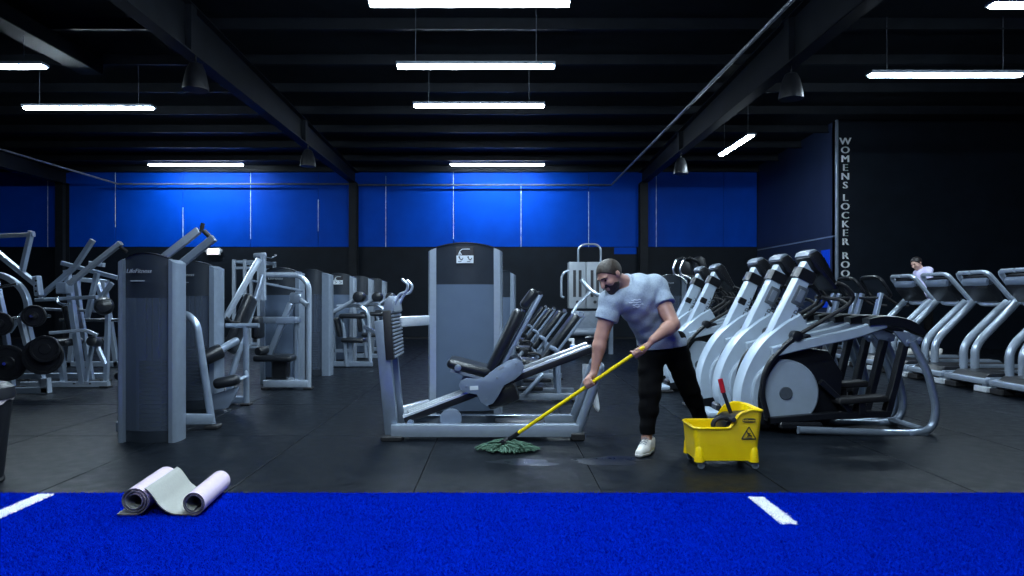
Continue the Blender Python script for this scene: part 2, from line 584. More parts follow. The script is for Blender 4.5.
BX = [-13.76, -4.6, 4.5, 13.6]
stiff = {0: [16.0], 1: [10.05, 15.9], 2: [10.5, 16.9], 3: []}
for bi, bx in enumerate(BX):
    if bi == 3:
        yend = LY - .05
    else:
        yend = YB - .05
    ya = -3.9
    g = G()
    zt0, zt1 = ceil_z(ya) - .22, ceil_z(yend) - .22
    g.add([(bx - .006, ya, 4.86), (bx + .006, ya, 4.86), (bx + .006, yend, 4.86), (bx - .006, yend, 4.86),
           (bx - .006, ya, zt0), (bx + .006, ya, zt0), (bx + .006, yend, zt1), (bx - .006, yend, zt1)],
          [(0, 3, 2, 1), (4, 5, 6, 7), (0, 1, 5, 4), (1, 2, 6, 5), (2, 3, 7, 6), (3, 0, 4, 7)])
    beam = struct('ceiling_beam', g, 'beam_black')
    g = G(); g.span((bx - .11, ya, 4.84), (bx + .11, yend, 4.862)); obj('beam_flange', g, 'beam_black', beam)
    g = G()
    dz = zt1 - zt0
    g.add([(bx + s * .11, y, zt0 + dz * (y - ya) / (yend - ya) + t) for t in (0, .02) for (s, y) in ((-1, ya), (1, ya), (1, yend), (-1, yend))],
          [(0, 3, 2, 1), (4, 5, 6, 7), (0, 1, 5, 4), (1, 2, 6, 5), (2, 3, 7, 6), (3, 0, 4, 7)])
    obj('beam_flange', g, 'beam_black', beam)
    for sy in stiff[bi]:
        g = G(); g.span((bx - .10, sy - .09, 4.862), (bx + .10, sy + .09, ceil_z(sy) - .22)); obj('beam_stiffener', g, 'beam_black', beam)
    if bi < 3:
        g = G()
        g.span((bx - .12, YB - .40, 0), (bx + .12, YB - .385, 4.84)); g.span((bx - .12, YB - .075, 0), (bx + .12, YB - .06, 4.84)); g.span((bx - .008, YB - .39, 0), (bx + .008, YB - .07, 4.84))
        struct('wall_column', g, 'beam_black')

# pendant loudspeakers under the beams
for k, (x, y, lab) in enumerate([(-4.5, 10.1, 'black pendant loudspeaker under the left beam, the nearer of the two'), (-4.5, 16.0, 'small black pendant loudspeaker far along the left beam'),
                 (4.5, 10.56, 'black pendant loudspeaker under the right beam, the nearer of the two'), (4.5, 17.0, 'small black pendant loudspeaker far along the right beam')]):
    sp = thing('pendant_speaker', lab, 'loudspeaker', (x, y, 4.33), 'pendant loudspeakers under the beams')
    g = G(); g.lathe([(.06, .40), (.09, .385), (.13, .30), (.165, .15), (.185, .03), (.185, 0), (.17, 0)], (x, y, 4.33), seg=24); obj('housing', g, 'black_plastic', sp)
    g = G(); g.lathe([(.168, .004), (.168, .012), (.05, .02)], (x, y, 4.33), seg=24); obj('grille', g, 'iron_black', sp)
    g = G(); g.cyl((x, y, 4.72), (x, y, 4.842), .014, 8); obj('stem', g, 'iron_black', sp)

# conduit and sprinkler pipes
def pipe(pts, r, label, f=.05):
    g = G(); g.tube(pts, r, f, 8)
    return tag(obj('ceiling_pipe', g, 'pipe_dark'), label, 'pipe', 'pipes under the roof')
zp = 4.82
pipe([(-12.0, 3.0, zp), (-12.0, 21.45, zp), (-4.73, 21.45, zp)], .028, 'thin pipe along the far left bay turning onto the blue wall')
pipe([(-4.46, 21.45, zp - .03), (3.5, 21.45, zp - .03), (3.5, 2.0, zp + .02)], .028, 'thin pipe across the middle blue wall running back along the right beam')
g = G()
duct_y = 12.4
g.span((-7.60, -1.0, 5.30), (-7.20, duct_y, 5.56), .01)
duct = tag(obj('air_duct', g, 'beam_black'), 'black rectangular duct hanging below the roof at upper left', 'duct')
for y in (1.5, 6.0, 10.8):
    g = G(); g.cyl((-7.4, y, 5.555), (-7.4, y, ceil_z(y) + .01), .012, 6); obj('duct_hanger', g, 'beam_black', duct)

# --- linear ceiling lights
def light(x, y, z, L, along, label, hang=True):
    if y > 19: z = 5.25
    t = thing('linear_light', label, 'ceiling light', (x, y, z), 'linear ceiling lights')
    d = Vector((1, 0, 0)) if along == 'x' else Vector((0, 1, 0))
    s = Vector((0, 1, 0)) if along == 'x' else Vector((1, 0, 0))
    c = Vector((x, y, z))
    g = G(); g.bar(c - d * L / 2 + V(0, 0, .045), c + d * L / 2 + V(0, 0, .042), .20, .046, bev=.008); obj('housing', g, 'grey_paint', t)
    pts = [c - d * (L / 2 - .02), c - d * (L / 2 - .05), c + d * (L / 2 - .05), c + d * (L / 2 - .02)]
    g = G(); g.sweep(pts, [(.066 * math.cos(a), .018 - .040 * math.sin(a)) for a in [math.pi * k / 8 for k in range(9)]], scales=[.85, 1, 1, .85]); obj('diffuser', g, 'tube_glow', t)
    for q in (-1, 1):
        p = c + d * (q * L * (.36 if x < -8 and y < 12 else .38))
        top = ceil_z(p.y)
        if -7.7 < p.x < -7.1 and p.y < 12.4:
            top = 5.285                          # hung from the duct
        g = G()
        g.cyl(p + V(0, 0, .07), V(p.x, p.y, top + .01), .006, 6)
        obj('hanger', g, 'pipe_dark', t)
ZL = 4.80
LIGHTS = [
    (-.37, 8.25, 'x', 2.44, 'glowing linear ceiling light cut by the top edge of the photo'),
    (-.37, 10.5, 'x', 2.44, 'glowing linear ceiling light in the middle row, upper of the three fully seen'),
    (-.39, 12.65, 'x', 2.44, 'glowing linear ceiling light in the middle row, centre of the three fully seen'),
    (-.08, 20.6, 'x', 2.86, 'glowing linear ceiling light nearest the blue wall in the middle row'),
    (-8.2, 10.5, 'x', 2.44, 'glowing linear ceiling light cut by the left edge of the photo'),
    (-7.7, 12.8, 'x', 2.44, 'glowing linear ceiling light in the left row, middle one'),
    (-9.17, 20.6, 'x', 2.86, 'glowing linear ceiling light nearest the blue wall in the left row'),
    (7.1, 10.9, 'x', 2.44, 'glowing linear ceiling light at right in front of the locker room wall'),
    (7.17, 8.3, 'x', 2.44, 'glowing linear ceiling light cut by the upper right corner'),
    (5.52, 16.0, 'y', 2.1, 'glowing linear ceiling light pointing away, beside the locker room wall'),
    (-.37, 6.0, 'x', 2.44, 'linear ceiling light above the turf edge, out of view'),
    (-.37, 3.7, 'x', 2.44, 'linear ceiling light above the turf, out of view'),
    (-.37, 1.4, 'x', 2.44, 'linear ceiling light above the camera, out of view'),
    (-.37, -1.0, 'x', 2.44, 'linear ceiling light behind the camera, out of view'),
]
for x, y, al, L, lab in LIGHTS:
    light(x, y, ZL, L, al, lab)

# emergency light on the back wall
p = at(213, 251.5, YB - .12)
em = thing('emergency_light', 'small lit emergency light on the black wall below the blue panels', 'emergency light', (p.x, YB - .03, p.z))
g = G(); g.box((p.x, YB - .07, p.z), (.42, .08, .22), None, .01); obj('housing', g, 'label_white', em)
g = G(); g.box((p.x, YB - .114, p.z), (.37, .012, .17), None, .004); obj('lit_face', g, 'lamp_glow', em)
for s in (-1, 1):
    g = G(); g.lathe([(.03, 0), (.05, .04), (.05, .06), (.03, .07)], (p.x + s * .24, YB - .03, p.z + .02), (0, -1, 0), 14); obj('lamp_head', g, 'label_grey', em)
# ================================================================ STRENGTH MACHINES
def tower(root, x0, x1, y, h, depth=.30, post=.075, panel='smoked_panel', brand=True, placard=False, stack_n=16, postmat='silver', zstack=.62):
    """weight tower: two shaped posts, bowed see-through shroud, dark header, plate stack, rods"""
    for s, xa in ((-1, x0), (1, x1)):
        xi = xa - s * post          # inner edge
        # plan section of a post: rounded on the outside
        pl = []
        for k in range(7):
            a = math.pi * k / 6 - math.pi / 2
            pl.append((xa - s * .03 + s * .03 * math.cos(a), y + depth / 2 + (depth / 2) * math.sin(a) * 1.0))
        pl = [(xi, y + .0)] + pl + [(xi, y + depth)]
        hi, ho = h - .015, h - .055
        vs_, fs = [], []
        for (px_, py_) in pl: vs_.append((px_, py_, .0))
        for (px_, py_) in pl:
            t = abs(px_ - xi) / post
            vs_.append((px_, py_, hi + (ho - hi) * t))
        n = len(pl)
        fs = [tuple(range(n))[::-1], tuple(range(n, 2 * n))] + [(i, (i + 1) % n, n + (i + 1) % n, n + i) for i in range(n)]
        g = G(); g.add(vs_, fs); obj('tower_post', g, postmat, root)
    xi0, xi1 = x0 + post, x1 - post
    W = xi1 - xi0
    bow = .05
    zh = h - .36 * (h / 1.65)
    N = 12
    def bowed(z_lo, z_hi_fn, thick, yy):
        vs_, fs = [], []
        for k in range(N + 1):
            t = k / N
            x = xi0 + W * t
            yo = yy - bow * (1 - (2 * t - 1) ** 2)
            zt = z_hi_fn(t)
            vs_ += [(x, yo, z_lo), (x, yo, zt), (x, yo + thick, zt), (x, yo + thick, z_lo)]
        for k in range(N):
            a, b = k * 4, k * 4 + 4
            for q in range(4):
                q2 = (q + 1) % 4
                fs.append((a + q, a + q2, b + q2, b + q))
        fs += [(0, 1, 2, 3), (N * 4 + 3, N * 4 + 2, N * 4 + 1, N * 4)]
        return vs_, fs
    g = G(); g.add(*bowed(.10, lambda t: zh, .006, y + .05)); obj('shroud', g, panel, root)
    g = G(); g.add(*bowed(.0, lambda t: .10, .03, y + .055)); obj('kick_panel', g, 'header_dark', root)
    arc = .045
    g = G(); g.add(*bowed(zh, lambda t: h - .01 + arc * (1 - (2 * t - 1) ** 2), .03, y + .05)); hd = obj('header', g, 'header_dark', root)
    g = G(); pts = []
    for k in range(N + 1):
        t = k / N
        pts.append((xi0 + W * t, y + .07 - bow * (1 - (2 * t - 1) ** 2), h - .008 + arc * (1 - (2 * t - 1) ** 2)))
    g.sweep(pts, [(.03, -.004), (.03, .004), (-.03, .004), (-.03, -.004)]); obj('header_trim', g, 'chrome' if brand else 'header_dark', hd)
    # rear closing panel and top
    g = G(); g.span((xi0, y + depth - .015, .0), (xi1, y + depth - .005, h - .02)); obj('back_panel', g, 'grey_paint' if panel == 'frosted_panel' else 'steel_blue', root)
    g = G()
    cx = (x0 + x1) / 2
    for k in range(stack_n):
        zz = .09 + k * (zstack / stack_n)
        g.box((cx, y + depth * .55, zz + .5 * zstack / stack_n), (W * .5, depth * .42, zstack / stack_n - .006), None, .003)
    obj('weight_stack', g, 'iron_black', root)
    for s in (-1, 1):
        g = G(); g.cyl((cx + s * W * .15, y + depth * .55, .05), (cx + s * W * .15, y + depth * .55, h - .1), .012, 8); obj('guide_rod', g, 'chrome', root)
    g = G(); g.cyl((cx, y + depth * .5, .05 + zstack), (cx, y + depth * .5, h - .1), .007, 6); obj('cable', g, 'black_rubber', root)
    yf = y + .045
    if brand:
        def on_front(x):
            t = (x - xi0) / W
            return yf - bow * (1 - (2 * t - 1) ** 2) - .001
        xc = xi0 + W * .36
        g = text_g('LifeFitness', .052, (xc, on_front(xc) - .004, h - .12), (1, 0, 0), (0, 0, 1), .006, shear=.25); obj('maker_lettering', g, 'label_grey', hd)
        g = G(); g.box((xi0 + W * .33, on_front(xi0 + W * .33) - .002, h - .205), (.12, .006, .008)); obj('small_print', g, 'label_grey', hd)
    if placard:
        yy = yf - bow - .003
        g = G(); g.box((cx, yy, h - .09), (.185, .006, .165), None, .004); pl_ = obj('placard', g, 'ink', hd, 'black instruction placard with a white lower field')
        g = G(); g.box((cx, yy - .004, h - .135), (.175, .004, .078), None, .002); obj('placard_field', g, 'label_white', pl_)
        g = G()
        for s in (-1, 1):
            cxx = cx + s * .045
            g.lathe([(.009, 0), (.009, .003)], (cxx - .012, yy - .0062, h - .112), (0, -1, 0), 10)
            g.bar((cxx - .012, yy - .007, h - .125), (cxx + .014, yy - .007, h - .142), .003, .010)
            g.bar((cxx + .014, yy - .007, h - .142), (cxx + .026, yy - .007, h - .120), .003, .008)
            g.bar((cxx - .024, yy - .007, h - .155), (cxx + .010, yy - .007, h - .155), .003, .006)
        o = obj('placard_figures', g, 'ink', pl_); o['kind'] = 'stuff'
        g = G()
        g.tube([(cx - .07, yy - .005, h - .095), (cx - .055, yy - .005, h - .055), (cx - .03, yy - .005, h - .03), (cx + .05, yy - .005, h - .03)], .004, .01, 6)
        g.tube([(cx - .055, yy - .005, h - .055), (cx - .035, yy - .005, h - .09)], .005, 0, 6)
        g.tube([(cx - .06, yy - .005, h - .06), (cx - .05, yy - .005, h - .095)], .004, 0, 6)
        obj('placard_drawing', g, 'label_white', pl_)

def rubber_foot(root, p, s=(.11, .11, .03), parent=None):
    g = G(); g.box((p[0], p[1], s[2] / 2), s, None, .008); return obj('foot', g, 'black_rubber', parent or root)

def pad_between(p, q, width, thick, r=.03, wdir=(0, 1, 0)):
    """pad running p -> q, 'width' along wdir"""
    p, q = Vector(p), Vector(q)
    x = (q - p)
    L = x.length
    x.normalize()
    y = Vector(wdir); y = (y - x * y.dot(x)).normalized()
    z = x.cross(y)
    g = G(); g.pad((p + q) / 2, (L, width, thick), Matrix((x, y, z)).transposed(), r)
    return g

def roller(root, p, q, r, m='black_vinyl', parent=None):
    g = G(); g.cyl(p, q, r, 18, r * .3); return obj('roller_pad', g, m, parent or root)

# ---------------------------------------------------------------- leg press in the centre
lp = thing('leg_press', 'silver linear leg press with black pads on a sloping rail, tall grey weight tower behind', 'gym machine', (-.15, 6.3, 0))
x0, x1 = at(392, 0, 6.1).x, at(578, 0, 6.1).x
for yy in (6.08, 6.56):
    g = G(); g.span((x0, yy - .05, .03), (x1, yy + .05, .14), .008, 2); obj('base_rail', g, 'silver_light', lp)
    g = G(); g.box((x0 + .01, yy, .02), (.19, .16, .04), None, .006); obj('foot', g, 'black_rubber', lp)
    g = G(); g.box((at(577, 0, 6.1).x, yy, .035), (.12, .14, .07), None, .01); obj('foot', g, 'black_rubber', lp)
    a = V(at(577, 0, 6.1).x, yy, .06); b = V(at(599, 0, 6.1).x, yy, .60)
    g = G(); g.tube([a, b], .042, 0, 14); obj('end_leg', g, 'silver', lp)
g = G(); g.tube([V(at(599, 0, 6.1).x, 6.08, .60), V(at(599, 0, 6.1).x + .01, 6.08, .65), V(at(599, 0, 6.1).x + .01, 6.56, .65), V(at(599, 0, 6.1).x, 6.56, .60)], .038, .05, 12); obj('end_crossbar', g, 'silver', lp)
for yy, mm in ((6.12, 'silver'), (6.5, 'silver')):
    g = G(); g.bar((at(392.5, 0, 6.3).x + .025, yy, .04), (at(384.5, 0, 6.3).x, yy, 1.06), .07, .12, up=(1, 0, 0), bev=.012, seg=2); obj('foot_post', g, mm, lp)
# ribbed foot plate
fx = at(389, 0, 6.1).x
tilt = Matrix.Rotation(R(-4), 3, 'Y')
g = G(); g.box((fx, 6.34, .93), (.075, .58, .44), tilt, .012, 2); fp = obj('foot_plate', g, 'black_rubber', lp)
for k in range(13):
    z = .735 + k * .033
    g = G(); c = tilt @ V(.043, 0, z - .93); g.box(V(fx, 6.34, .93) + c, (.014, .56, .018), tilt, .004); obj('tread_rib', g, 'grey_paint', fp)
g = G(); g.prism([(-.05, 0), (.05, 0), (.035, .10), (0, .14), (-.04, .10)], (fx, 6.34, 1.14), (1, 0, 0), (0, 0, 1), .5, bev=.01); obj('plate_cap', g, 'grey_paint', fp)
for yy in (6.2, 6.5):
    g = G(); g.tube([(fx + .03, yy, 1.20), (fx + .08, yy, 1.30), (fx + .14, yy, 1.31), (fx + .16, yy, 1.38), (fx + .10, yy + .03, 1.43)], .014, .03, 8); obj('top_handle', g, 'silver_light', lp)
for (ya, z) in ((323, 1.03), (411, .16)):
    a = V(at(396, 0, 6.5).x, 6.55, z); b = V(at(431, 0, 7.05).x, 7.12, z)
    g = G(); g.bar(a, b, .07, .10, bev=.012, seg=2); obj('link_beam', g, 'lit_silver', lp)
tower(lp, at(427, 0, 7.0).x, at(503, 0, 7.0).x, 7.0, 1.79, depth=.34, post=.095, panel='frosted_panel', brand=False, placard=True, postmat='silver_light', zstack=.5)
# sloping rails
ra, rb = at(405, 420, 6.2), at(592, 349, 6.2)
for yy in (6.17, 6.33, 6.47):
    a = V(ra.x, yy, ra.z); b = V(rb.x, yy, rb.z)
    if yy == 6.33:
        a = a + (b - a) * .02; b = a + (b - a) * .5
    g = G(); g.bar(a, b, .055, .06, bev=.008, seg=2); rl = obj('slide_rail', g, 'black_plastic', lp)
    n = V(-(b - a).z, 0, (b - a).x).normalized()
    g = G(); g.bar(a + n * .037, b + n * .037, .056, .026, bev=.005); obj('rail_strip', g, 'lit_silver', rl)
g = G(); g.cyl(V(rb.x - .02, 6.17, rb.z + .03), V(rb.x - .02, 6.17, rb.z + .09), .02, 10); g.lathe([(.02, 0), (.045, .01), (.045, .03), (.02, .04)], (rb.x - .02, 6.17, rb.z + .08), seg=14); obj('rail_knob', g, 'black_plastic', lp)
g = G(); g.cyl((ra.x + .06, 6.12, .14), (ra.x + .06, 6.52, .14), .03, 12); obj('rail_axle', g, 'steel_blue', lp)
g = G(); g.cyl((ra.x + .42, 6.13, .17), (ra.x + .42, 6.17, .17), .10, 20, .01); obj('pulley', g, 'steel_blue', lp)
g = G(); g.box((.02, 6.33, .36), (.30, .30, .16), Matrix.Rotation(R(-20), 3, 'Y'), .03, 2); obj('carriage_underbody', g, 'black_plastic', lp)
g = G(); g.span((-.05, 6.22, .05), (.42, 6.46, .13), .02, 2); obj('base_tray', g, 'black_plastic', lp)
# carriage
poly = [(459, 385), (461, 380), (466, 378), (482, 378.6), (497, 367), (508, 360.5), (516, 358.4), (522, 361.5), (524, 366), (522, 373), (515, 379), (504, 385), (498, 396), (493, 403), (487, 405.4), (481, 402), (477, 394), (468, 392.6), (461, 390)]
for yy in (6.10, 6.54):
    pp = [at(a, b, 6.12) for a, b in poly]
    g = G(); g.prism([(p.x, p.z) for p in pp], (0, yy, 0), (1, 0, 0), (0, 0, 1), .014, bev=.003); cp = obj('carriage_plate', g, 'steel_blue', lp)
    if yy < 6.2:
        for a, b in ((516, 364), (486, 400), (466, 386), (497, 378)):
            q = at(a, b, 6.09); g = G(); g.cyl((q.x, 6.094, q.z), (q.x, 6.086, q.z), .010, 10); obj('bolt', g, 'grey_paint', cp)
        q = at(474, 388, 6.09); g = G(); g.box((q.x, 6.091, q.z), (.075, .004, .035), Matrix.Rotation(R(-3), 3, 'Y')); obj('warning_label', g, 'label_white', cp)
        q = at(501, 368, 6.09); g = G(); g.box((q.x, 6.091, q.z), (.06, .004, .014), Matrix.Rotation(R(-28), 3, 'Y')); obj('warning_label', g, 'label_grey', cp)
sa, sb = at(447, 363, 6.12), at(490, 374, 6.12)
g = pad_between((sa.x, 6.32, sa.z), (sb.x, 6.32, sb.z), .46, .085, .035); seat = obj('seat', g, 'black_vinyl', lp)
g = G(); g.bar((sa.x + .03, 6.12, sa.z - .065), (sb.x, 6.12, sb.z - .06), .03, .028); g.bar((sa.x + .03, 6.52, sa.z - .065), (sb.x, 6.52, sb.z - .06), .03, .028); g.bar((sb.x - .12, 6.12, sb.z - .06), (sb.x - .12, 6.52, sb.z - .06), .03, .03); obj('seat_frame', g, 'grey_paint', lp)
g = G(); g.lathe([(.015, 0), (.03, .008), (.03, .03), (.01, .035)], (sa.x + .10, 6.10, sa.z - .04), (0, -1, 0), 12); obj('adjust_knob', g, 'silver', lp)
ba, bb, bc = at(490, 373, 6.2), at(520, 310, 6.2), at(536, 290, 6.2)
g = pad_between((ba.x, 6.33, ba.z), (bb.x, 6.33, bb.z), .42, .10, .04); obj('backrest', g, 'black_vinyl', lp)
g = pad_between((bb.x + .025, 6.33, bb.z + .02), (bc.x, 6.33, bc.z), .30, .085, .035); obj('headrest', g, 'black_vinyl', lp)
for yy in (6.14, 6.52):
    g = G(); g.bar(at(497, 376, 6.2) * 1 + V(0, yy - 6.2, 0), at(541, 294, 6.2) + V(0, yy - 6.2, 0), .03, .035, bev=.008, seg=2); obj('back_frame', g, 'steel_blue', lp)
g = G(); q = at(540, 293, 6.2); g.cyl((q.x, 6.12, q.z), (q.x, 6.54, q.z), .018, 10); obj('back_crossbar', g, 'black_plastic', lp)
g = G(); q = at(520, 310, 6.2); g.cyl((q.x + .03, 6.12, q.z - .01), (q.x + .03, 6.54, q.z - .01), .012, 10); obj('back_crossbar', g, 'chrome', lp)

# ---------------------------------------------------------------- row of seated machines behind it
def seated_machine(Y0, label):
    t = thing('seated_leg_machine', label, 'gym machine', (.3, Y0, 0), 'seated machines in the row behind the leg press')
    tower(t, -.52, .22, Y0 + .75, 1.62, depth=.28, post=.08, panel='frosted_panel', brand=False)
    yn, yf = Y0 - .24, Y0 + .24
    for yy in (yn, yf):
        g = G(); g.bar((-.45, yy, .06), (.95, yy, .06), .07, .08, bev=.012, seg=2); obj('base_rail', g, 'grey_paint', t)
        g = G(); g.tube([(.72, yy, .06), (.70, yy, .62), (.60, yy, .66)], .03, .06, 10); obj('upright', g, 'steel_blue', t)
        g = G(); g.box((.92, yy, .015), (.09, .1, .03), None, .005); g.box((-.42, yy, .015), (.09, .1, .03), None, .005); obj('foot', g, 'black_rubber', t)
    g = G(); g.bar((.22, yn - .03, .30), (.22, yf + .03, .30), .06, .06); g.bar((.22, Y0, .06), (.22, Y0, .42), .08, .10, up=(1, 0, 0)); obj('seat_post', g, 'grey_paint', t)
    g = pad_between((.05, Y0, .49), (.50, Y0, .44), .42, .085, .035); obj('seat', g, 'black_vinyl', t)
    g = pad_between((.52, Y0, .47), (.96, Y0, 1.05), .40, .09, .04); obj('backrest', g, 'black_vinyl', t)
    for yy in (Y0 - .2, Y0 + .2):
        g = G(); g.bar((.58, yy, .44), (1.03, yy, 1.04), .03, .035, bev=.008); obj('back_frame', g, 'steel_blue', t)
    g = G(); g.cyl((1.01, Y0 - .21, 1.02), (1.01, Y0 + .21, 1.02), .018, 10); g.cyl((.995, Y0 - .23, 1.06), (.995, Y0 - .17, 1.06), .03, 10); obj('back_crossbar', g, 'chrome', t)
    g = G(); g.tube([(.35, yn - .06, .44), (.25, yn - .08, .30), (-.05, yn - .06, .18), (-.18, yn - .05, .16)], .028, .08, 10); obj('lever_arm', g, 'grey_paint', t)
    roller(t, (-.20, Y0 - .30, .17), (-.20, Y0 + .20, .17), .065)
    roller(t, (.02, Y0 - .26, .33), (.02, Y0 + .26, .33), .055)
    g = G(); g.cyl((.36, yn - .035, .42), (.36, yn - .075, .42), .075, 18, .01); obj('cam', g, 'black_plastic', t)
    g = G(); g.tube([(.45, yn - .03, .47), (.50, yn - .06, .56), (.42, yn - .06, .60), (.34, yn - .06, .585)], .014, .04, 8); obj('grip', g, 'black_rubber', t)
    for zz, xa_, xb_ in ((.16, .05, .52), (.26, .28, .62), (.36, -.02, .30)):
        g = G(); g.box(((xa_ + xb_) / 2, yn - .02, zz), (xb_ - xa_, .12, .045), None, .012, 2); obj('lever_plate', g, 'black_plastic', t)
    g = G(); g.cyl((.30, yn - .07, .10), (.52, yn - .07, .34), .03, 12, .006); obj('damper', g, 'silver', t)
    g = G(); g.bar((-.1, Y0 + .2, .10), (-.1, Y0 + .85, .10), .07, .08); obj('tower_link', g, 'silver', t)
    return t
for Y0, lab in ((8.55, 'black padded seated machine right behind the leg press, nearest of its row'), (10.75, 'second black padded seated machine from the leg press in the middle row'),
                (12.9, 'third black padded seated machine from the leg press in the middle row'), (15.1, 'farthest black padded seated machine of the middle row')):
    seated_machine(Y0, lab)

# ---------------------------------------------------------------- left row of selectorised machines
# A: nearest
ma = thing('weight_machine', 'nearest weight tower of the left row, smoked panel with two raised press arms', 'gym machine', (-3.0, 6.2, 0), 'machines of the left row')
tower(ma, at(115, 0, 5.94).x, at(185, 0, 5.94).x - .08, 5.94, 1.615, depth=.24, post=.065)
g = G(); g.tube([at(172, 313, 6.75), at(187, 314, 6.65), at(197, 324, 6.62), at(212, 424, 6.6)], .036, .12, 12); obj('frame_tube', g, 'silver', ma)
q = at(212, 424, 6.6); g = G(); g.box((q.x + .01, q.y, .02), (.13, .13, .04), None, .01); obj('foot', g, 'black_rubber', ma)
g = G(); g.bar(at(176, 419, 6.35), at(211, 419, 6.6), .08, .10, bev=.012, seg=2); obj('base_rail', g, 'silver', ma)
g = G(); g.bar(at(158, 262, 7.0), at(199, 230, 7.0), .06, .075, bev=.01, seg=2); a1 = obj('press_arm', g, 'silver_light', ma)
g = G(); g.cyl(at(199, 230, 7.0) + V(.02, 0, -.02), at(201, 226, 7.0) + V(.02, 0, 0.03), .022, 10); obj('grip', g, 'black_rubber', a1)
g = G(); g.rtube([at(171, 273, 6.5), at(184, 262, 6.5), at(214, 238, 6.5)], .055, .07, .05); a2 = obj('press_arm', g, 'silver', ma)
g = G(); g.cyl(at(213, 240, 6.5), at(204, 231, 6.5), .024, 10); obj('grip', g, 'black_rubber', a2)
g = pad_between((-3.48, 6.85, .52), (-3.48, 6.45, .52), .36, .08, .035, (1, 0, 0)); obj('seat', g, 'black_vinyl', ma)
g = pad_between((-3.48, 6.95, .6), (-3.48, 7.05, 1.15), .34, .08, .035, (1, 0, 0)); obj('backrest', g, 'black_vinyl', ma)
g = G(); g.bar((-3.48, 6.25, .08), (-3.48, 7.2, .08), .09, .09, bev=.01); g.bar((-3.48, 6.7, .1), (-3.48, 6.7, .49), .08, .08, up=(0, 1, 0)); g.bar((-3.48, 7.1, .1), (-3.48, 7.1, 1.52), .08, .08, up=(0, 1, 0)); g.bar(at(158, 262, 7.0) + V(0, .05, 0), V(-3.48, 7.1, 1.5), .06, .06); g.bar(at(171, 273, 6.5), V(-3.48, 7.1, 1.48), .05, .06); obj('seat_frame', g, 'grey_paint', ma)

# B: inclined bench machine
mb = thing('incline_machine', 'second machine of the left row with inclined black pad and leg rollers', 'gym machine', (-3.0, 8.1, 0), 'machines of the left row')
tower(mb, -3.80, at(225.5, 0, 7.7).x - .10, 7.7, 1.64, depth=.27, post=.085)
g = G(); g.tube([at(230, 380, 8.35), at(263, 275, 8.7)], .036, 0, 12); obj('incline_column', g, 'silver', mb)
g = G(); g.rtube([at(263, 300, 8.72), at(263, 254, 8.72)], .06, .075); obj('top_post', g, 'silver_light', mb)
g = G(); g.cyl(at(254, 256, 8.72), at(266, 255, 8.72), .035, 12, .008); tp = obj('pivot', g, 'grey_paint', mb)
g = G(); g.tube([at(266, 257, 8.7), at(272, 258, 8.7), at(276, 255, 8.65)], .009, .02, 6); obj('lever', g, 'chrome', tp)
g = G(); g.bar(at(225, 319, 8.25), at(259, 259, 8.65), .05, .07, bev=.01, seg=2); arm = obj('press_arm', g, 'silver_light', mb)
g = G(); g.tube([at(226, 317, 8.25), at(231, 322, 8.2), at(240, 323, 8.1)], .016, .04, 8); obj('grip', g, 'black_rubber', arm)
g = pad_between(at(229, 352, 8.3), at(252, 296, 8.5), .30, .11, .045); obj('backrest', g, 'black_vinyl', mb)
g = G(); g.tube([at(226, 325.5, 8.02), at(259, 325.5, 8.02)], .028, 0, 10); obj('cross_tube', g, 'silver', mb)
g = G(); g.tube([at(246, 326, 8.02), at(246.5, 404, 8.02)], .034, 0, 12); obj('upright', g, 'silver', mb)
q = at(246.5, 405, 8.02); rubber_foot(mb, q)
g = G(); g.tube([at(236, 341, 8.1), at(218, 351, 7.6)], .045, 0, 12); obj('roller_arm', g, 'silver', mb)
roller(mb, at(222, 350, 7.62), at(203, 359, 7.5), .085)
g = pad_between(at(214, 384, 7.55), at(240, 379, 7.62), .24, .12, .05); obj('leg_pad', g, 'black_vinyl', mb)
g = G(); g.tube([at(236, 381, 7.6), at(247, 376, 7.75), at(246, 372, 8.0)], .022, .03, 8); obj('pad_bracket', g, 'silver', mb)
pp = [at(a, b, 7.6) for a, b in ((208, 396), (239, 386), (236, 396), (228, 408), (208, 411))]
g = G(); g.prism([(p.x, p.z) for p in pp], (0, 7.6, 0), (1, 0, 0), (0, 0, 1), .03, bev=.006); obj('side_plate', g, 'steel_blue', mb)
g = G(); g.bar((at(205, 0, 8.1).x, 8.12, .06), (at(247, 0, 8.05).x, 8.05, .06), .08, .08, bev=.01); g.bar(V(at(230, 0, 8.35).x, 8.35, .06), V(at(230, 0, 8.35).x, 8.35, .30), .07, .07, up=(1, 0, 0)); g.bar((at(230, 0, 8.35).x, 8.36, .06), (at(222, 0, 8.0).x, 8.0, .06), .08, .08); obj('base_rail', g, 'silver', mb)

# C: frame with overhead bow and seat
mc = thing('pulldown_machine', 'third machine of the left row with bowed silver tube over a black seat', 'gym machine', (-2.9, 9.5, 0), 'machines of the left row')
tower(mc, at(301, 0, 9.95).x - .62, at(301, 0, 9.95).x, 9.95, 1.66, depth=.27, post=.085, panel='frosted_panel')
g = G(); g.tube([at(264, 275, 9.35), at(300, 275, 9.4), at(309, 285, 9.4), at(308.5, 387, 9.4)], .038, .14, 12); obj('frame_tube', g, 'silver_light', mc)
rubber_foot(mc, at(308.5, 387, 9.4), (.12, .12, .03))
g = G(); g.bar(at(248, 280, 9.2), at(303, 291, 9.35), .022, .032, bev=.006); obj('link_bar', g, 'silver', mc)
g = G(); g.box(at(296.5, 298, 9.42), (.17, .10, .15), None, .025, 2); obj('pivot_block', g, 'silver', mc)
g = G(); g.bar(at(291, 303, 9.42), at(269, 356, 9.42), .075, .09, up=(0, 1, 0), bev=.01, seg=2); obj('seat_column', g, 'silver', mc)
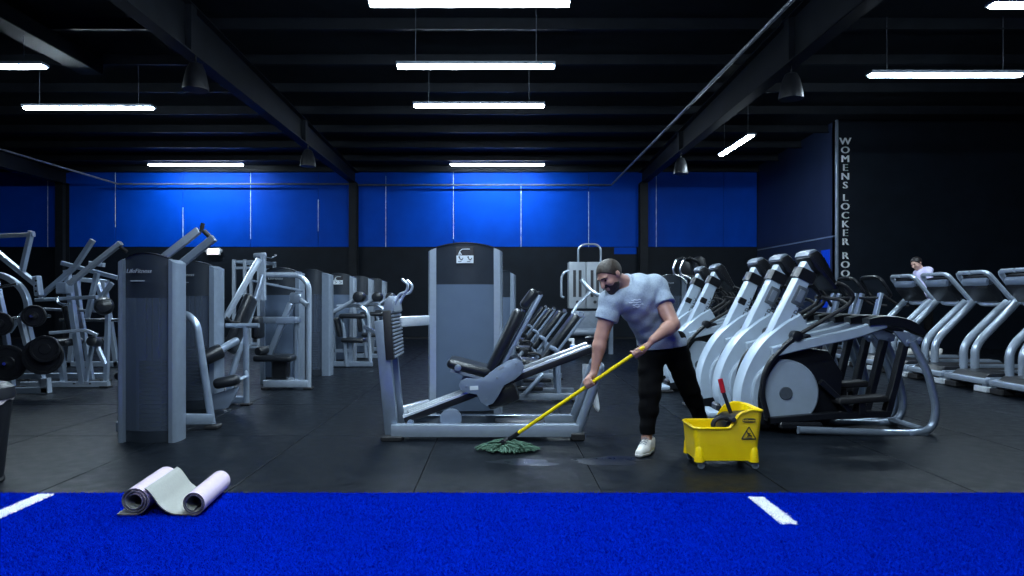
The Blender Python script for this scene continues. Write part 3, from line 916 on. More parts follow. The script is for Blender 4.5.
g = G(); g.cyl(at(301, 300, 9.3), at(307, 305, 9.25), .035, 12); obj('roller_stub', g, 'silver_light', mc)
a, b = at(255, 358, 9.3), at(293, 358.5, 9.3)
g = pad_between((a.x, 9.4, a.z), (b.x, 9.4, b.z), .40, .085, .03); obj('seat', g, 'black_vinyl', mc)
g = G(); g.box(at(281, 369, 9.42), (.22, .16, .25), None, .02); obj('seat_post', g, 'black_plastic', mc)
g = G(); g.bar(at(297, 318, 9.5), at(297, 380, 9.5), .06, .075, up=(0, 1, 0), bev=.01); obj('upright', g, 'silver', mc)
g = G(); g.bar(at(262, 320, 9.45), at(301, 320, 9.45), .07, .085, bev=.01, seg=2); obj('arm_beam', g, 'silver', mc)
g = G(); g.bar(at(276, 321, 9.40), at(296, 320, 9.40), .09, .09, bev=.012, seg=2); obj('beam_sleeve', g, 'steel_blue', mc)
a = at(258, 327.5, 9.35); g = G(); g.pad(a, (.10, .30, .31), None, .045); obj('chest_pad', g, 'black_vinyl', mc)
roller(mc, at(260, 351, 9.35) + V(0, -.1, 0), at(268, 350, 9.35) + V(0, .15, 0), .06)
g = G(); g.bar((at(264, 0, 9.4).x, 9.4, .08), (at(309, 0, 9.4).x, 9.4, .08), .09, .10, bev=.012, seg=2); g.bar((at(290, 0, 9.4).x, 9.4, .06), (at(290, 0, 9.9).x, 9.98, .06), .08, .08); obj('base_rail', g, 'silver_light', mc)
g = G(); g.box((at(266, 0, 9.4).x, 9.4, .015), (.1, .12, .03), None, .005); obj('foot', g, 'black_rubber', mc)

def station(root, X, Y):
    """seat, frame bow and roller arm of the further machines"""
    g = G(); g.tube([(X - .55, Y, 1.10), (X - .15, Y, 1.12), (X + .02, Y, 1.0), (X + .06, Y, .02)], .034, .14, 10); obj('frame_tube', g, 'silver_light', root)
    g = G(); g.tube([(X - .50, Y - .02, .95), (X - .42, Y - .04, .75), (X - .36, Y - .05, .02)], .032, .10, 10); obj('frame_tube', g, 'silver', root)
    g = G(); g.tube([(X - .62, Y - .1, .98), (X - .12, Y - .1, 1.26)], .038, 0, 10); obj('roller_arm', g, 'silver_light', root)
    roller(root, (X - .13, Y - .22, 1.27), (X - .13, Y + .10, 1.27), .10)
    g = pad_between((X - .48, Y + .02, .93), (X - .02, Y + .02, .92), .36, .08, .03); obj('arm_pad', g, 'black_vinyl', root)
    g = pad_between((X - .45, Y + .05, .50), (X - .05, Y + .05, .48), .38, .08, .03); obj('seat', g, 'black_vinyl', root)
    g = pad_between((X - .48, Y + .08, .55), (X - .56, Y + .08, .90), .34, .08, .03); obj('backrest', g, 'black_vinyl', root)
    g = G(); g.bar((X - .62, Y, .06), (X + .10, Y, .06), .08, .09, bev=.01); g.bar((X - .3, Y + .02, .06), (X - .3, Y + .02, .46), .08, .08, up=(1, 0, 0)); g.bar((X - .6, Y, .06), (X - .6, Y, .98), .06, .06, up=(1, 0, 0)); g.bar((X - .6, Y, .3), (X - .3, Y, .3), .06, .06); g.bar((X - .45, Y, .06), (X - .45, Y + .55, .06), .07, .07); obj('seat_frame', g, 'silver', root)
    g = G(); g.bar((X - .05, Y - .06, .74), (X + .25, Y - .1, .60), .05, .06); obj('foot_bar', g, 'chrome', root)
for Y0, xr, lab, st in ((11.0, -2.73, 'fourth tower of the left row, narrow pale post and dark side', False),
                    (12.8, -2.72, 'fifth machine of the left row with a black roller on a raised arm', True),
                    (14.5, -2.70, 'sixth machine of the left row with an upright pale tower', True),
                    (16.3, -2.72, 'farthest weight machine of the left row', True)):
    t = thing('weight_machine', lab, 'gym machine', (xr - .3, Y0 + .15, 0), 'machines of the left row')
    tower(t, xr - .62, xr, Y0, 1.68, depth=.27, post=.14 if not st else .10, panel='smoked_panel' if not st else 'frosted_panel', brand=False, placard=(Y0 == 12.8), postmat='silver_light' if Y0 != 11.0 else 'silver')
    if st:
        station(t, xr + .32, Y0 - .45)

# ---------------------------------------------------------------- plate-loaded machines at far left
def plate(root, c, axis, r, t=.05, m='iron_black'):
    c = Vector(c); ax = Vector(axis).normalized()
    g = G(); g.lathe([(.03, -t * .5), (r * .35, -t * .5), (r * .40, -t * .25), (r * .78, -t * .25), (r * .82, -t * .5), (r - .008, -t * .5), (r, -t * .3), (r, t * .3), (r - .008, t * .5), (r * .82, t * .5), (r * .78, t * .25), (r * .40, t * .25), (r * .35, t * .5), (.03, t * .5)], c, ax, 28)
    return g
m1 = thing('plate_loaded_press', 'grey plate-loaded press at the left edge with a high cross bar', 'gym machine', (-6.3, 9.2, 0), 'plate-loaded machines')
Y1 = 9.1
def rt(root, name, pts, w, h, f=0, m='silver', Y=Y1, dy=0):
    g = G(); g.rtube([at(a, b, (c[0] if c else Y) + dy) for a, b, *c in pts], w, h, f, ref=(0, 1, 0)); return obj(name, g, m, root)
rt(m1, 'cross_bar', [(-20, 237), (34, 234.5)], .055, .06)
rt(m1, 'upright_arm', [(31.5, 231), (22, 272)], .055, .075)
rt(m1, 'lever_arm', [(-16, 242), (0, 255), (36, 284)], .06, .085)
rt(m1, 'frame_column', [(-14, 273), (4, 275), (22, 287), (29, 304), (27, 322), (33, 350), (46, 391)], .07, .085, .2)
rt(m1, 'frame_column', [(-4, 282), (4, 318), (12, 386)], .07, .08, .0, 'silver', Y1 + .45)
rt(m1, 'base_rail', [(-14, 391), (49, 390)], .08, .09, 0, 'silver', Y1 - .1)
rt(m1, 'foot_plate', [(45.5, 378), (46.5, 393)], .10, .09, 0, 'silver_light', Y1 - .1)
rt(m1, 'strut', [(9, 332), (20, 317), (29, 308)], .05, .06, .0, 'silver', Y1 + .2)
g = G(); q = at(38, 286, Y1); g.box(q, (.08, .10, .27), Matrix.Rotation(R(-8), 3, 'Y'), .012); br = obj('pivot_bracket', g, 'silver', m1)
for zz in (-.07, 0, .07):
    g = G(); g.cyl(q + V(.01, -.052, zz), q + V(.01, -.06, zz), .014, 10); obj('bolt', g, 'black_plastic', br)
g = G(); g.tube([at(-8, 320, Y1 - .12), at(50, 316, Y1 - .12)], .022, 0, 10); obj('press_bar', g, 'chrome', m1)
g = G(); g.tube([at(-4, 288, Y1 - .2), at(17, 284, Y1 - .2)], .018, 0, 8); obj('handle', g, 'chrome', m1)
rt(m1, 'horn_carrier', [(20, 318), (27, 345)], .06, .07, 0, 'grey_paint', Y1 - .22)
g = G(); g.bar(at(23, 318, Y1 - .30), at(23, 318, Y1 - .1), .05, .05); obj('horn_bracket', g, 'grey_paint', m1)
PL = [(0, 324, .15, -.40, 'black weight plate at the left edge on the upper horn'), (34, 316, .14, -.40, 'black weight plate at the right end of the upper horn'),
      (7, 363, .23, -.42, 'large black weight plate hanging low at the left edge'), (43, 356, .235, -.47, 'largest black weight plate, low on the press beside the left edge one'), (45, 349, .17, -.55, 'smaller black weight plate in front of the largest one')]
for a, b, r_, dy, lab in PL:
    c = at(a, b, Y1 + dy)
    ax = V(.30, -.95, .0).normalized()
    if dy > -.5:
        g = G(); g.tube([c + ax * .10, c - ax * .33], .021, 0, 10); obj('weight_horn', g, 'chrome', m1)
    tag(obj('weight_plate', plate(None, c, ax, r_), 'iron_black'), lab, 'weight plate', 'weight plates on the press')
m2 = thing('plate_loaded_row', 'grey plate-loaded rowing machine with two long raised arms beside the nearest tower', 'gym machine', (-5.6, 9.6, 0), 'plate-loaded machines')
Y2 = 9.6
rt(m2, 'raised_arm', [(40, 297), (75, 267), (93, 240)], .06, .07, 0, 'silver', Y2 - .1)
rt(m2, 'raised_arm', [(69, 284), (121, 243)], .06, .085, 0, 'silver_light', Y2 - .35)
q = at(121, 243, Y2 - .35); g = G(); g.cyl(at(117, 244, Y2 - .35), at(127, 252, Y2 - .35), .024, 10); obj('grip', g, 'black_rubber', m2)
rt(m2, 'main_post', [(67, 270), (83, 384)], .075, .085, 0, 'silver', Y2)
rt(m2, 'main_post', [(76, 275), (80, 310), (92, 380)], .06, .07, 0, 'silver', Y2 + .4)
q = at(65, 288, Y2 - .05); g = G(); g.box(q, (.16, .18, .16), None, .015); obj('pivot_block', g, 'silver', m2)
rt(m2, 'top_beam', [(62, 263), (118, 278)], .06, .065, 0, 'silver', Y2 + .35)
rt(m2, 'top_beam', [(90, 263), (104, 265)], .06, .07, 0, 'silver_light', Y2 + .2)
rt(m2, 'cross_tube', [(36, 300), (97, 297)], .05, .06, 0, 'silver', Y2 - .15)
rt(m2, 'cross_tube', [(50, 333), (85, 330), (97, 335)], .045, .05, .05, 'silver_light', Y2 - .2)
rt(m2, 'cross_tube', [(40, 309), (96, 311)], .04, .045, 0, 'grey_paint', Y2 + .3)
rt(m2, 'brace', [(97, 273), (87, 318)], .06, .065, 0, 'silver', Y2 + .1)
rt(m2, 'brace', [(112, 283), (93, 308)], .06, .06, 0, 'silver', Y2 + .15)
rt(m2, 'brace', [(96, 280), (108, 316), (106, 384)], .06, .065, 0, 'silver', Y2 + .2)
rt(m2, 'brace', [(93, 341), (86, 381)], .05, .055, 0, 'silver', Y2)
rt(m2, 'brace', [(95, 341), (105, 364)], .05, .055, 0, 'silver_light', Y2 - .1)
rt(m2, 'seat_post', [(60, 347), (64, 384)], .07, .08, 0, 'silver', Y2 + .1)
rt(m2, 'base_rail', [(22, 384.5), (109, 384)], .08, .08, 0, 'silver_light', Y2)
rt(m2, 'base_rail', [(20, 376), (106, 375.5)], .08, .08, 0, 'silver', Y2 + .75)
for a in (24, 106):
    g = G(); q = at(a, 0, Y2); g.box((q.x, Y2, .012), (.12, .13, .024), None, .004); obj('foot', g, 'black_rubber', m2)
    g = G(); q = at(a, 0, Y2 + .75); g.box((q.x, Y2 + .75, .012), (.12, .13, .024), None, .004); obj('foot', g, 'black_rubber', m2)
g = pad_between(at(52, 343, Y2 + .05), at(76, 342, Y2 + .05), .42, .10, .04); obj('seat', g, 'black_vinyl', m2)
g = pad_between(at(70, 305, Y2 + .2), at(76, 332, Y2 + .2), .30, .10, .04); obj('chest_pad', g, 'black_vinyl', m2)
g = G(); g.lathe([(.02, -.14), (.09, -.12), (.125, -.06), (.125, .06), (.09, .12), (.02, .14)], at(104, 306, Y2 - .1), (.5, -.85, .1), 22); obj('roller_pad', g, 'black_vinyl', m2)
roller(m2, at(91, 341, Y2 - .3), at(98, 343, Y2 - .05), .07)
g = G(); g.tube([at(57, 297, Y2 - .2), at(58, 303, Y2 - .2), at(64, 305, Y2 - .2), at(70, 304, Y2 - .2)], .02, .06, 10); obj('handle', g, 'chrome', m2)
for a in (76, 92):
    q = at(a, 384, Y2); g = G(); g.cyl((q.x, Y2 - .04, .06), (q.x, Y2 - .05, .06), .014, 10); obj('bolt', g, 'black_plastic', m2)
m3 = thing('plate_loaded_bench', 'pale plate-loaded frame far back between the two plate-loaded machines', 'gym machine', (-7.4, 12.5, 0), 'plate-loaded machines')
for dy in (0, .6):
    rt(m3, 'post', [(78, 277), (70, 366)], .08, .09, 0, 'silver', 12.4, dy); rt(m3, 'post', [(104, 283), (117, 366)], .08, .09, 0, 'silver', 12.4, dy); rt(m3, 'base_rail', [(60, 364), (125, 364)], .09, .09, 0, 'silver', 12.4, dy)
rt(m3, 'top_beam', [(74, 279), (108, 282)], .08, .09, 0, 'silver', 12.7)
g = G(); g.tube([at(60, 320, 12.3), at(122, 320, 12.3)], .03, 0, 10); obj('bar', g, 'chrome', m3)
g = pad_between(at(80, 340, 12.6), at(108, 340, 12.6), .4, .1, .04); obj('seat', g, 'black_vinyl', m3)

# rack of uprights in the distance left of the third machine
pr = thing('power_rack', 'pale upright rack standing far back between second and third left machines', 'gym machine', at(247, 340, 16.5) * V(1, 1, 0) if False else (at(247, 0, 16.5).x, 16.5, 0))
for a in (234, 245, 259):
    for dy in (0, 1.1):
        q = at(a, 0, 16.0); g = G(); g.bar((q.x, 16.0 + dy, 0), (q.x, 16.0 + dy, 2.15), .075, .075, up=(1, 0, 0), bev=.008); obj('upright', g, 'silver_light', pr)
for z in (2.1, 1.95, .1):
    for dy in (0, 1.1):
        g = G(); g.bar((at(234, 0, 16).x, 16.0 + dy, z), (at(259, 0, 16).x, 16.0 + dy, z), .06, .06); obj('cross_bar', g, 'silver', pr)
for a in (234, 259):
    for z in (2.1, .06):
        g = G(); g.bar((at(a, 0, 16).x, 16.0, z), (at(a, 0, 16).x, 17.1, z), .06, .06); obj('side_bar', g, 'silver', pr)

# ---------------------------------------------------------------- machines at the back, centre-right
cm = thing('cable_machine', 'pale grey double cable machine with slotted panels behind the man', 'gym machine', (at(588, 0, 15).x, 15.2, 0))
xa, xb = at(569, 0, 15).x, at(604, 0, 15).x
for k in range(2):
    a = xa + (xb - xa) * .5 * k; b = a + (xb - xa) * .48
    g = G(); g.span((a, 15.0, 1.02), (b, 15.35, 2.04), .012, 2); pn = obj('stack_panel', g, 'label_grey', cm)
    for f in (.33, .66):
        xx = a + (b - a) * f
        g = G(); g.span((xx - .032, 14.99, 1.27), (xx + .032, 15.0, 1.86), .004); obj('slot', g, 'ink', pn)
    g = G(); g.cyl(((a + b) / 2, 15.0, 1.16), ((a + b) / 2, 14.985, 1.16), .035, 14); obj('badge', g, 'ink', pn)
g = G(); g.span((xa + .08, 15.02, .55), (xb, 15.33, .96), .012, 2); obj('lower_panel', g, 'grey_paint', cm)
g = G(); g.span((xa, 15.05, 0), (xb + .05, 15.30, .5), .01); obj('plinth', g, 'header_dark', cm)
g = G(); g.cyl((xa + .05, 14.9, .50), (xb + .1, 14.9, .50), .085, 14, .01); g.span((xa + .2, 14.93, .44), (xa + .3, 15.06, .56)); g.span((xb - .2, 14.93, .44), (xb - .1, 15.06, .56)); obj('bumper', g, 'grey_paint', cm)
g = G(); g.tube([(xa + .22, 15.15, 2.02), (xa + .22, 15.15, 2.36), (xa + .34, 15.15, 2.44), (xa + .62, 15.15, 2.44), (xa + .72, 15.15, 2.36), (xa + .72, 15.15, 2.02)], .022, .12, 8); obj('top_loop', g, 'silver_light', cm)
g = G(); g.tube([(xa + .02, 15.1, 1.86), (xa - .10, 15.1, 1.82), (xa - .16, 15.1, 1.70), (xa - .16, 15.05, 1.28), (xa - .10, 15.05, 1.26)], .025, .1, 8); obj('side_handle', g, 'silver_light', cm)
g = G(); g.tube([at(581, 279, 14.6), at(585, 285, 14.6), at(594, 294, 14.6), at(606, 297, 14.7), at(612, 297, 15.1)], .045, .2, 10); obj('press_arm', g, 'silver_light', cm)
g = G(); g.tube([at(572, 314, 14.3), at(578, 304, 14.4), at(590, 292, 14.6)], .035, .1, 10); obj('press_arm', g, 'silver_light', cm)
g = G(); g.rtube([(at(612, 0, 15).x, 15.2, 0), (at(612, 0, 15).x, 15.2, 1.35)], .1, .1); obj('upright', g, 'silver', cm)

cp_ = thing('chest_press', 'dark weight tower with two chrome bent handles behind the man and ellipticals', 'gym machine', (3.2, 13.2, 0))
tower(cp_, at(655, 0, 13).x, at(687, 0, 13).x, 13.0, 1.66, depth=.28, post=.09, panel='smoked_panel', brand=True)
for dx in (0, 7):
    g = G(); g.tube([at(687 + dx, 284, 12.8), at(682 + dx, 277, 12.8), at(674 + dx, 275, 12.8), at(673 + dx, 268, 12.8), at(677 + dx, 259, 12.8), at(682 + dx, 258, 12.8)], .022, .08, 8); obj('bent_handle', g, 'chrome', cp_)
    g = G(); g.tube([at(682 + dx, 258, 12.8), at(692 + dx, 262, 12.9), at(697 + dx, 285, 12.9)], .03, .08, 8); obj('lever_arm', g, 'black_plastic', cp_)
g = pad_between((3.75, 12.85, .5), (3.75, 12.45, .5), .36, .08, .03, (1, 0, 0)); obj('seat', g, 'black_vinyl', cp_)
g = G(); g.bar((3.45, 12.95, .06), (3.75, 12.5, .06), .08, .08); g.bar((3.75, 12.65, .06), (3.75, 12.65, .48), .08, .08, up=(1, 0, 0)); g.bar((3.75, 12.9, .06), (3.75, 12.9, 1.7), .07, .07, up=(1, 0, 0)); obj('seat_frame', g, 'silver', cp_)
# ================================================================ ELLIPTICALS
EC, EX = 6.55, 3.2
def e(px, py, dy=0.0):
    """point of the nearest elliptical in its own frame (origin on the floor under its middle)"""
    p = at(px, py, EC + dy)
    return V(p.x - EX, dy, p.z)
def flat(pts, dy):
    return [V(p.x, dy, p.z) for p in pts]

def blade(pts, widths, t, y):
    """flat curved body in the xz plane: centreline, in-plane widths, thickness t about y, rounded edges"""
    pts = [Vector(p) for p in pts]
    n = len(pts)
    vs_, fs = [], []
    sec = [(.5, -.30), (.40, -.5), (-.40, -.5), (-.5, -.30), (-.5, .30), (-.40, .5), (.40, .5), (.5, .30)]
    for i in range(n):
        d = (pts[min(i + 1, n - 1)] - pts[max(i - 1, 0)]).normalized()
        nn = V(-d.z, 0, d.x)
        for a, b in sec:
            vs_.append(pts[i] + nn * (a * widths[i]) + V(0, y - pts[i].y + b * t, 0))
    k = len(sec)
    for i in range(n - 1):
        for j in range(k):
            j2 = (j + 1) % k
            fs.append((i * k + j, i * k + j2, (i + 1) * k + j2, (i + 1) * k + j))
    fs += [tuple(range(k))[::-1], tuple((n - 1) * k + j for j in range(k))]
    return vs_, fs

def make_elliptical():
    t = thing('elliptical_trainer', 'elliptical', 'elliptical', (0, 0, 0), 'elliptical trainers in the row')
    # flywheel cover and hub
    wc = e(785, 393, -.13)
    rim = 33.5 * (EC - .13) / FPX
    g = G(); g.lathe([(.02, .30), (rim - .02, .30), (rim, .285), (rim, .015), (rim - .015, 0), (.02, 0)], (wc.x, -.15, wc.z), (0, 1, 0), 48); fw = obj('flywheel_cover', g, 'disc_grey', t)
    g = G(); g.lathe([(.01, 0), (.058, 0), (.062, .006), (.062, .012)], (wc.x, -.162, wc.z), (0, 1, 0), 24); obj('hub_cap', g, 'box_grey', fw)
    # dark housing behind the cover
    pts = [e(a, b) for a, b in ((752, 398), (757, 372), (772, 352), (796, 346), (824, 350), (838, 372), (836, 405), (822, 425), (768, 425))]
    g = G(); g.prism([(p.x, p.z) for p in pts], (0, 0, 0), (1, 0, 0), (0, 0, 1), .20, bev=.02); obj('drive_housing', g, 'black_plastic', t)
    # sweeping front shell
    cl = spline([e(746, 416), e(743.5, 396), e(749, 373), e(763, 349), e(782, 332), e(800, 321)], 6)
    wd = []
    for i in range(len(cl)):
        f = i / (len(cl) - 1)
        wd.append((16.5 + 2.5 * f) * EC / FPX * (1.0 if f > .08 else .85))
    g = G(); g.add(*blade(cl, wd, .22, 0)); obj('front_shell', g, 'shell_white', t)
    cl2 = spline([e(756, 421), e(753.6, 396), e(758.6, 376), e(772, 356.5), e(790, 343), e(803, 335)], 6)
    g = G(); g.add(*blade(cl2, [.042] * len(cl2), .33, 0)); obj('shell_lining', g, 'black_plastic', t)
    # neck
    nk = [e(774, 338), e(783, 318), e(793, 297), e(803, 275), e(808, 264)]
    g = G(); g.add(*blade(nk, [x * EC / FPX for x in (18.5, 17, 15.5, 14, 12.5)], .15, 0)); neck = obj('neck', g, 'shell_white', t)
    d = (e(803, 275) - e(783, 318)).normalized()
    g = text_g('MATRIX', .10, e(788, 318) + V(.035, -.0785, -.0), d, V(-d.z, 0, d.x), .004, spacing=1.15); obj('maker_lettering', g, 'box_grey', neck)
    g = G(); g.add(*blade([e(801, 281), e(806, 271)], [.19, .19], .185, 0)); obj('neck_collar', g, 'black_plastic', t)
    # console
    top, bot = e(808, 252), e(830, 296)
    d = (bot - top).normalized(); nn = V(d.z, 0, -d.x)
    poly = [(-.06, .0), (-.085, .03), (-.08, .15), (-.05, .22), (-.01, .40), (.035, .43), (.055, .40), (.045, .05), (.02, .0)]
    g = G(); g.prism([(a, b) for a, b in poly], top, -nn if nn.x < 0 else nn, d, .34, bev=.03); con = obj('console', g, 'black_plastic', t)
    nx = nn if nn.x > 0 else -nn
    g = G(); rr = Matrix((nx, V(0, 1, 0), nx.cross(V(0, 1, 0)))).transposed()
    g.box(top + nx * .052 + d * .20, (.012, .28, .22), rr, .004); obj('screen', g, 'screen_dark', con)
    g = G(); g.prism([(-.08, .005), (-.05, -.018), (.0, -.02), (.022, .0), (.01, .03), (-.07, .045)], top, nx, d, .30, bev=.012); obj('console_lit_cap', g, 'grey_paint', con)  # grey tone stands for overhead light on the black console top
    # side beams with dark top covers
    for s in (-1, 1):
        dy = .17 * s
        bm_ = [e(772, 352, -.17), e(800, 345, -.17), e(850, 334, -.17), e(872, 327, -.17), e(884, 323, -.17)]
        bm_ = flat(bm_, dy)
        g = G(); g.add(*blade(spline(bm_, 4), [.095] * 17, .07, dy)); obj('side_beam', g, 'shell_white', t)
        cv = flat([e(866, 322, -.17), e(882, 320, -.17), e(905, 324, -.17), e(921, 333, -.17)], dy)
        g = G(); g.add(*blade(spline(cv, 4), [.07, .075, .08, .085, .09, .095, .1, .1, .1, .1, .09, .08, .06], .13, dy)); obj('beam_cover', g, 'black_plastic', t)
        pl = [e(a, b, -.2) for a, b in ((892, 331), (906, 332), (921, 337.5), (919, 344), (905, 346.5))]
        g = G(); g.prism([(p.x, p.z) for p in pl], (0, .21 * s, 0), (1, 0, 0), (0, 0, 1), .03, bev=.005); jp = obj('joint_plate', g, 'steel_blue', t)
        for a, b in ((907, 341.5), (918, 339)):
            q = e(a, b, -.2); g = G(); g.cyl((q.x, s * .22, q.z), (q.x, s * .24, q.z), .022, 12, .005); obj('bolt', g, 'silver_light', jp)
        # rear loop tube and floor tube
        lp_ = flat([e(917, 342, -.3), e(931, 372, -.3), e(940, 410, -.3), e(935, 431, -.3), e(914, 435, -.3), e(800, 431, -.3)], .255 * s)
        lp_[0].y = .22 * s
        g = G(); g.tube(lp_, .036, .14, 12); obj('rear_loop', g, 'silver', t)
        q = lp_[-2]; g = G(); g.cyl(q + V(-.03, 0, 0), q + V(.02, 0, 0), .041, 12, .004); obj('tube_joint', g, 'steel_blue', t)
        # swinging link from the plate down to the pedal beam
        g = G(); g.rtube(flat([e(906, 343, -.2), e(896, 384, -.2), e(888, 414, -.2)], .17 * s), .06, .085, .1, ref=(0, 1, 0)); obj('swing_link', g, 'black_plastic', t)
        g = G(); g.rtube(flat([e(770, 421, -.2), e(830, 416, -.2), e(890, 414, -.2)], .17 * s), .06, .09, .1, ref=(0, 1, 0)); obj('pedal_beam', g, 'black_plastic', t)
        yy = .17 * s
        pd = flat([e(836, 396 - 5 * s, -.2), e(886, 393 - 5 * s, -.2)], yy)
        g = pad_between(pd[0], pd[1], .17, .06, .02); obj('pedal', g, 'black_rubber', t)
        g = G(); g.rtube(flat([e(822, 382, -.2), e(845, 404, -.2), e(852, 414, -.2)], yy), .05, .06, .05, ref=(0, 1, 0)); g.rtube([V((pd[0].x + pd[1].x) / 2, yy, pd[0].z - .02), V((pd[0].x + pd[1].x) / 2, yy, e(860, 414, -.2).z)], .06, .12, ref=(0, 1, 0)); obj('pedal_bracket', g, 'black_plastic', t)
        # moving handle: lower link along the wheel, upper grip
        lo = flat(spline([e(768, 418, -.2), e(762.5, 392, -.2), e(768, 367, -.2), e(782, 349, -.2), e(797, 336, -.2)], 5), .19 * s)
        g = G(); g.tube(lo, .027, 0, 10); obj('arm_link', g, 'black_plastic', t)
        up_ = [e(797, 336, -.2), e(826, 318, -.2), e(846, 305, -.2), e(850, 296, -.2), e(841, 286, -.2), e(832, 283, -.2)]
        up_ = flat(up_, .19 * s)
        for k, q in enumerate(up_): q.y = s * (.19 + .03 * min(k, 3))
        g = G(); g.tube(up_, .019, .08, 10); obj('moving_handle', g, 'black_rubber', t)
        g = G(); q = e(797, 336, -.2); g.cyl((q.x, s * .12, q.z), (q.x, s * .225, q.z), .05, 16, .01); obj('handle_pivot', g, 'black_plastic', t)
        fh = [e(826, 297, -.15), e(842, 300, -.15), e(848, 306, -.15)]
        fh = [V(p.x, s * (.06 + .06 * k), p.z) for k, p in enumerate(fh)]
        g = G(); g.tube(fh, .016, .03, 8); obj('fixed_handle', g, 'black_rubber', t)
    # front foot with silver cap
    g = G(); g.span((e(724, 0).x - .0, -.20, .03), (e(738, 0).x, .20, .09), .025, 2); ff = obj('front_foot', g, 'shell_white', t)
    g = G(); g.span((e(723, 0).x, -.21, 0), (e(742, 0).x, .21, .035), .01); obj('foot_pad', g, 'black_rubber', ff)
    g = G(); g.span((e(735, 0).x, -.10, .02), (e(800, 0).x, .10, .16), .02); g.span((e(770, 0).x, -.24, .04), (e(812, 0).x, .24, .11), .02); obj('base_frame', g, 'black_plastic', t)
    q1, q2 = e(938, 0).x - .08, e(938, 0).x - .02
    g = G(); g.cyl((e(905, 0).x, -.255, .05), (e(905, 0).x, .255, .05), .03, 10); g.box((e(905, 0).x, -.255, .008), (.09, .06, .016)); g.box((e(905, 0).x, .255, .008), (.09, .06, .016)); obj('rear_crossbar', g, 'silver', t)
    # levelling feet under the front of the floor tubes
    return t
ell = make_elliptical()
ELL = [(6.55, 'white-grey elliptical trainer nearest the camera, round grey wheel cover in full view', 'box'),
       (7.20, 'second white-grey elliptical trainer, directly behind the nearest one', 'box'),
       (7.84, 'third white-grey elliptical trainer, small black square on its neck', 'square'),
       (9.25, 'fourth elliptical trainer, first beyond the gap, wheel cover seen beside the man', 'square'),
       (9.98, 'farthest elliptical trainer, just behind the man', 'square')]
ells = [ell] + [copy_tree(ell) for _ in ELL[1:]]
for o, (yy, lab, acc) in zip(ells, ELL):
    o['label'] = lab
    o.location = (0, 0, 0)
    d = (e(803, 275) - e(783, 318)).normalized(); rr = Matrix((d, V(0, 1, 0), d.cross(V(0, 1, 0)))).transposed()
    if acc == 'box':
        g = G(); g.box(e(796.5, 296), (.19, .175, .115), rr, .015, 2); ph = obj('remote_box', g, 'box_grey', o)
        g = G(); g.box(e(796.5, 296) + V(-.0, -.088, .0), (.12, .008, .06), rr, .003); obj('remote_face', g, 'grey_paint', ph)
    else:
        g = G(); g.box(e(791, 303) + V(-.035, 0, .01), (.075, .165, .085), rr, .006); obj('remote_box', g, 'black_plastic', o)
    o.location = (EX if yy < 9 else EX - .02, yy, 0)

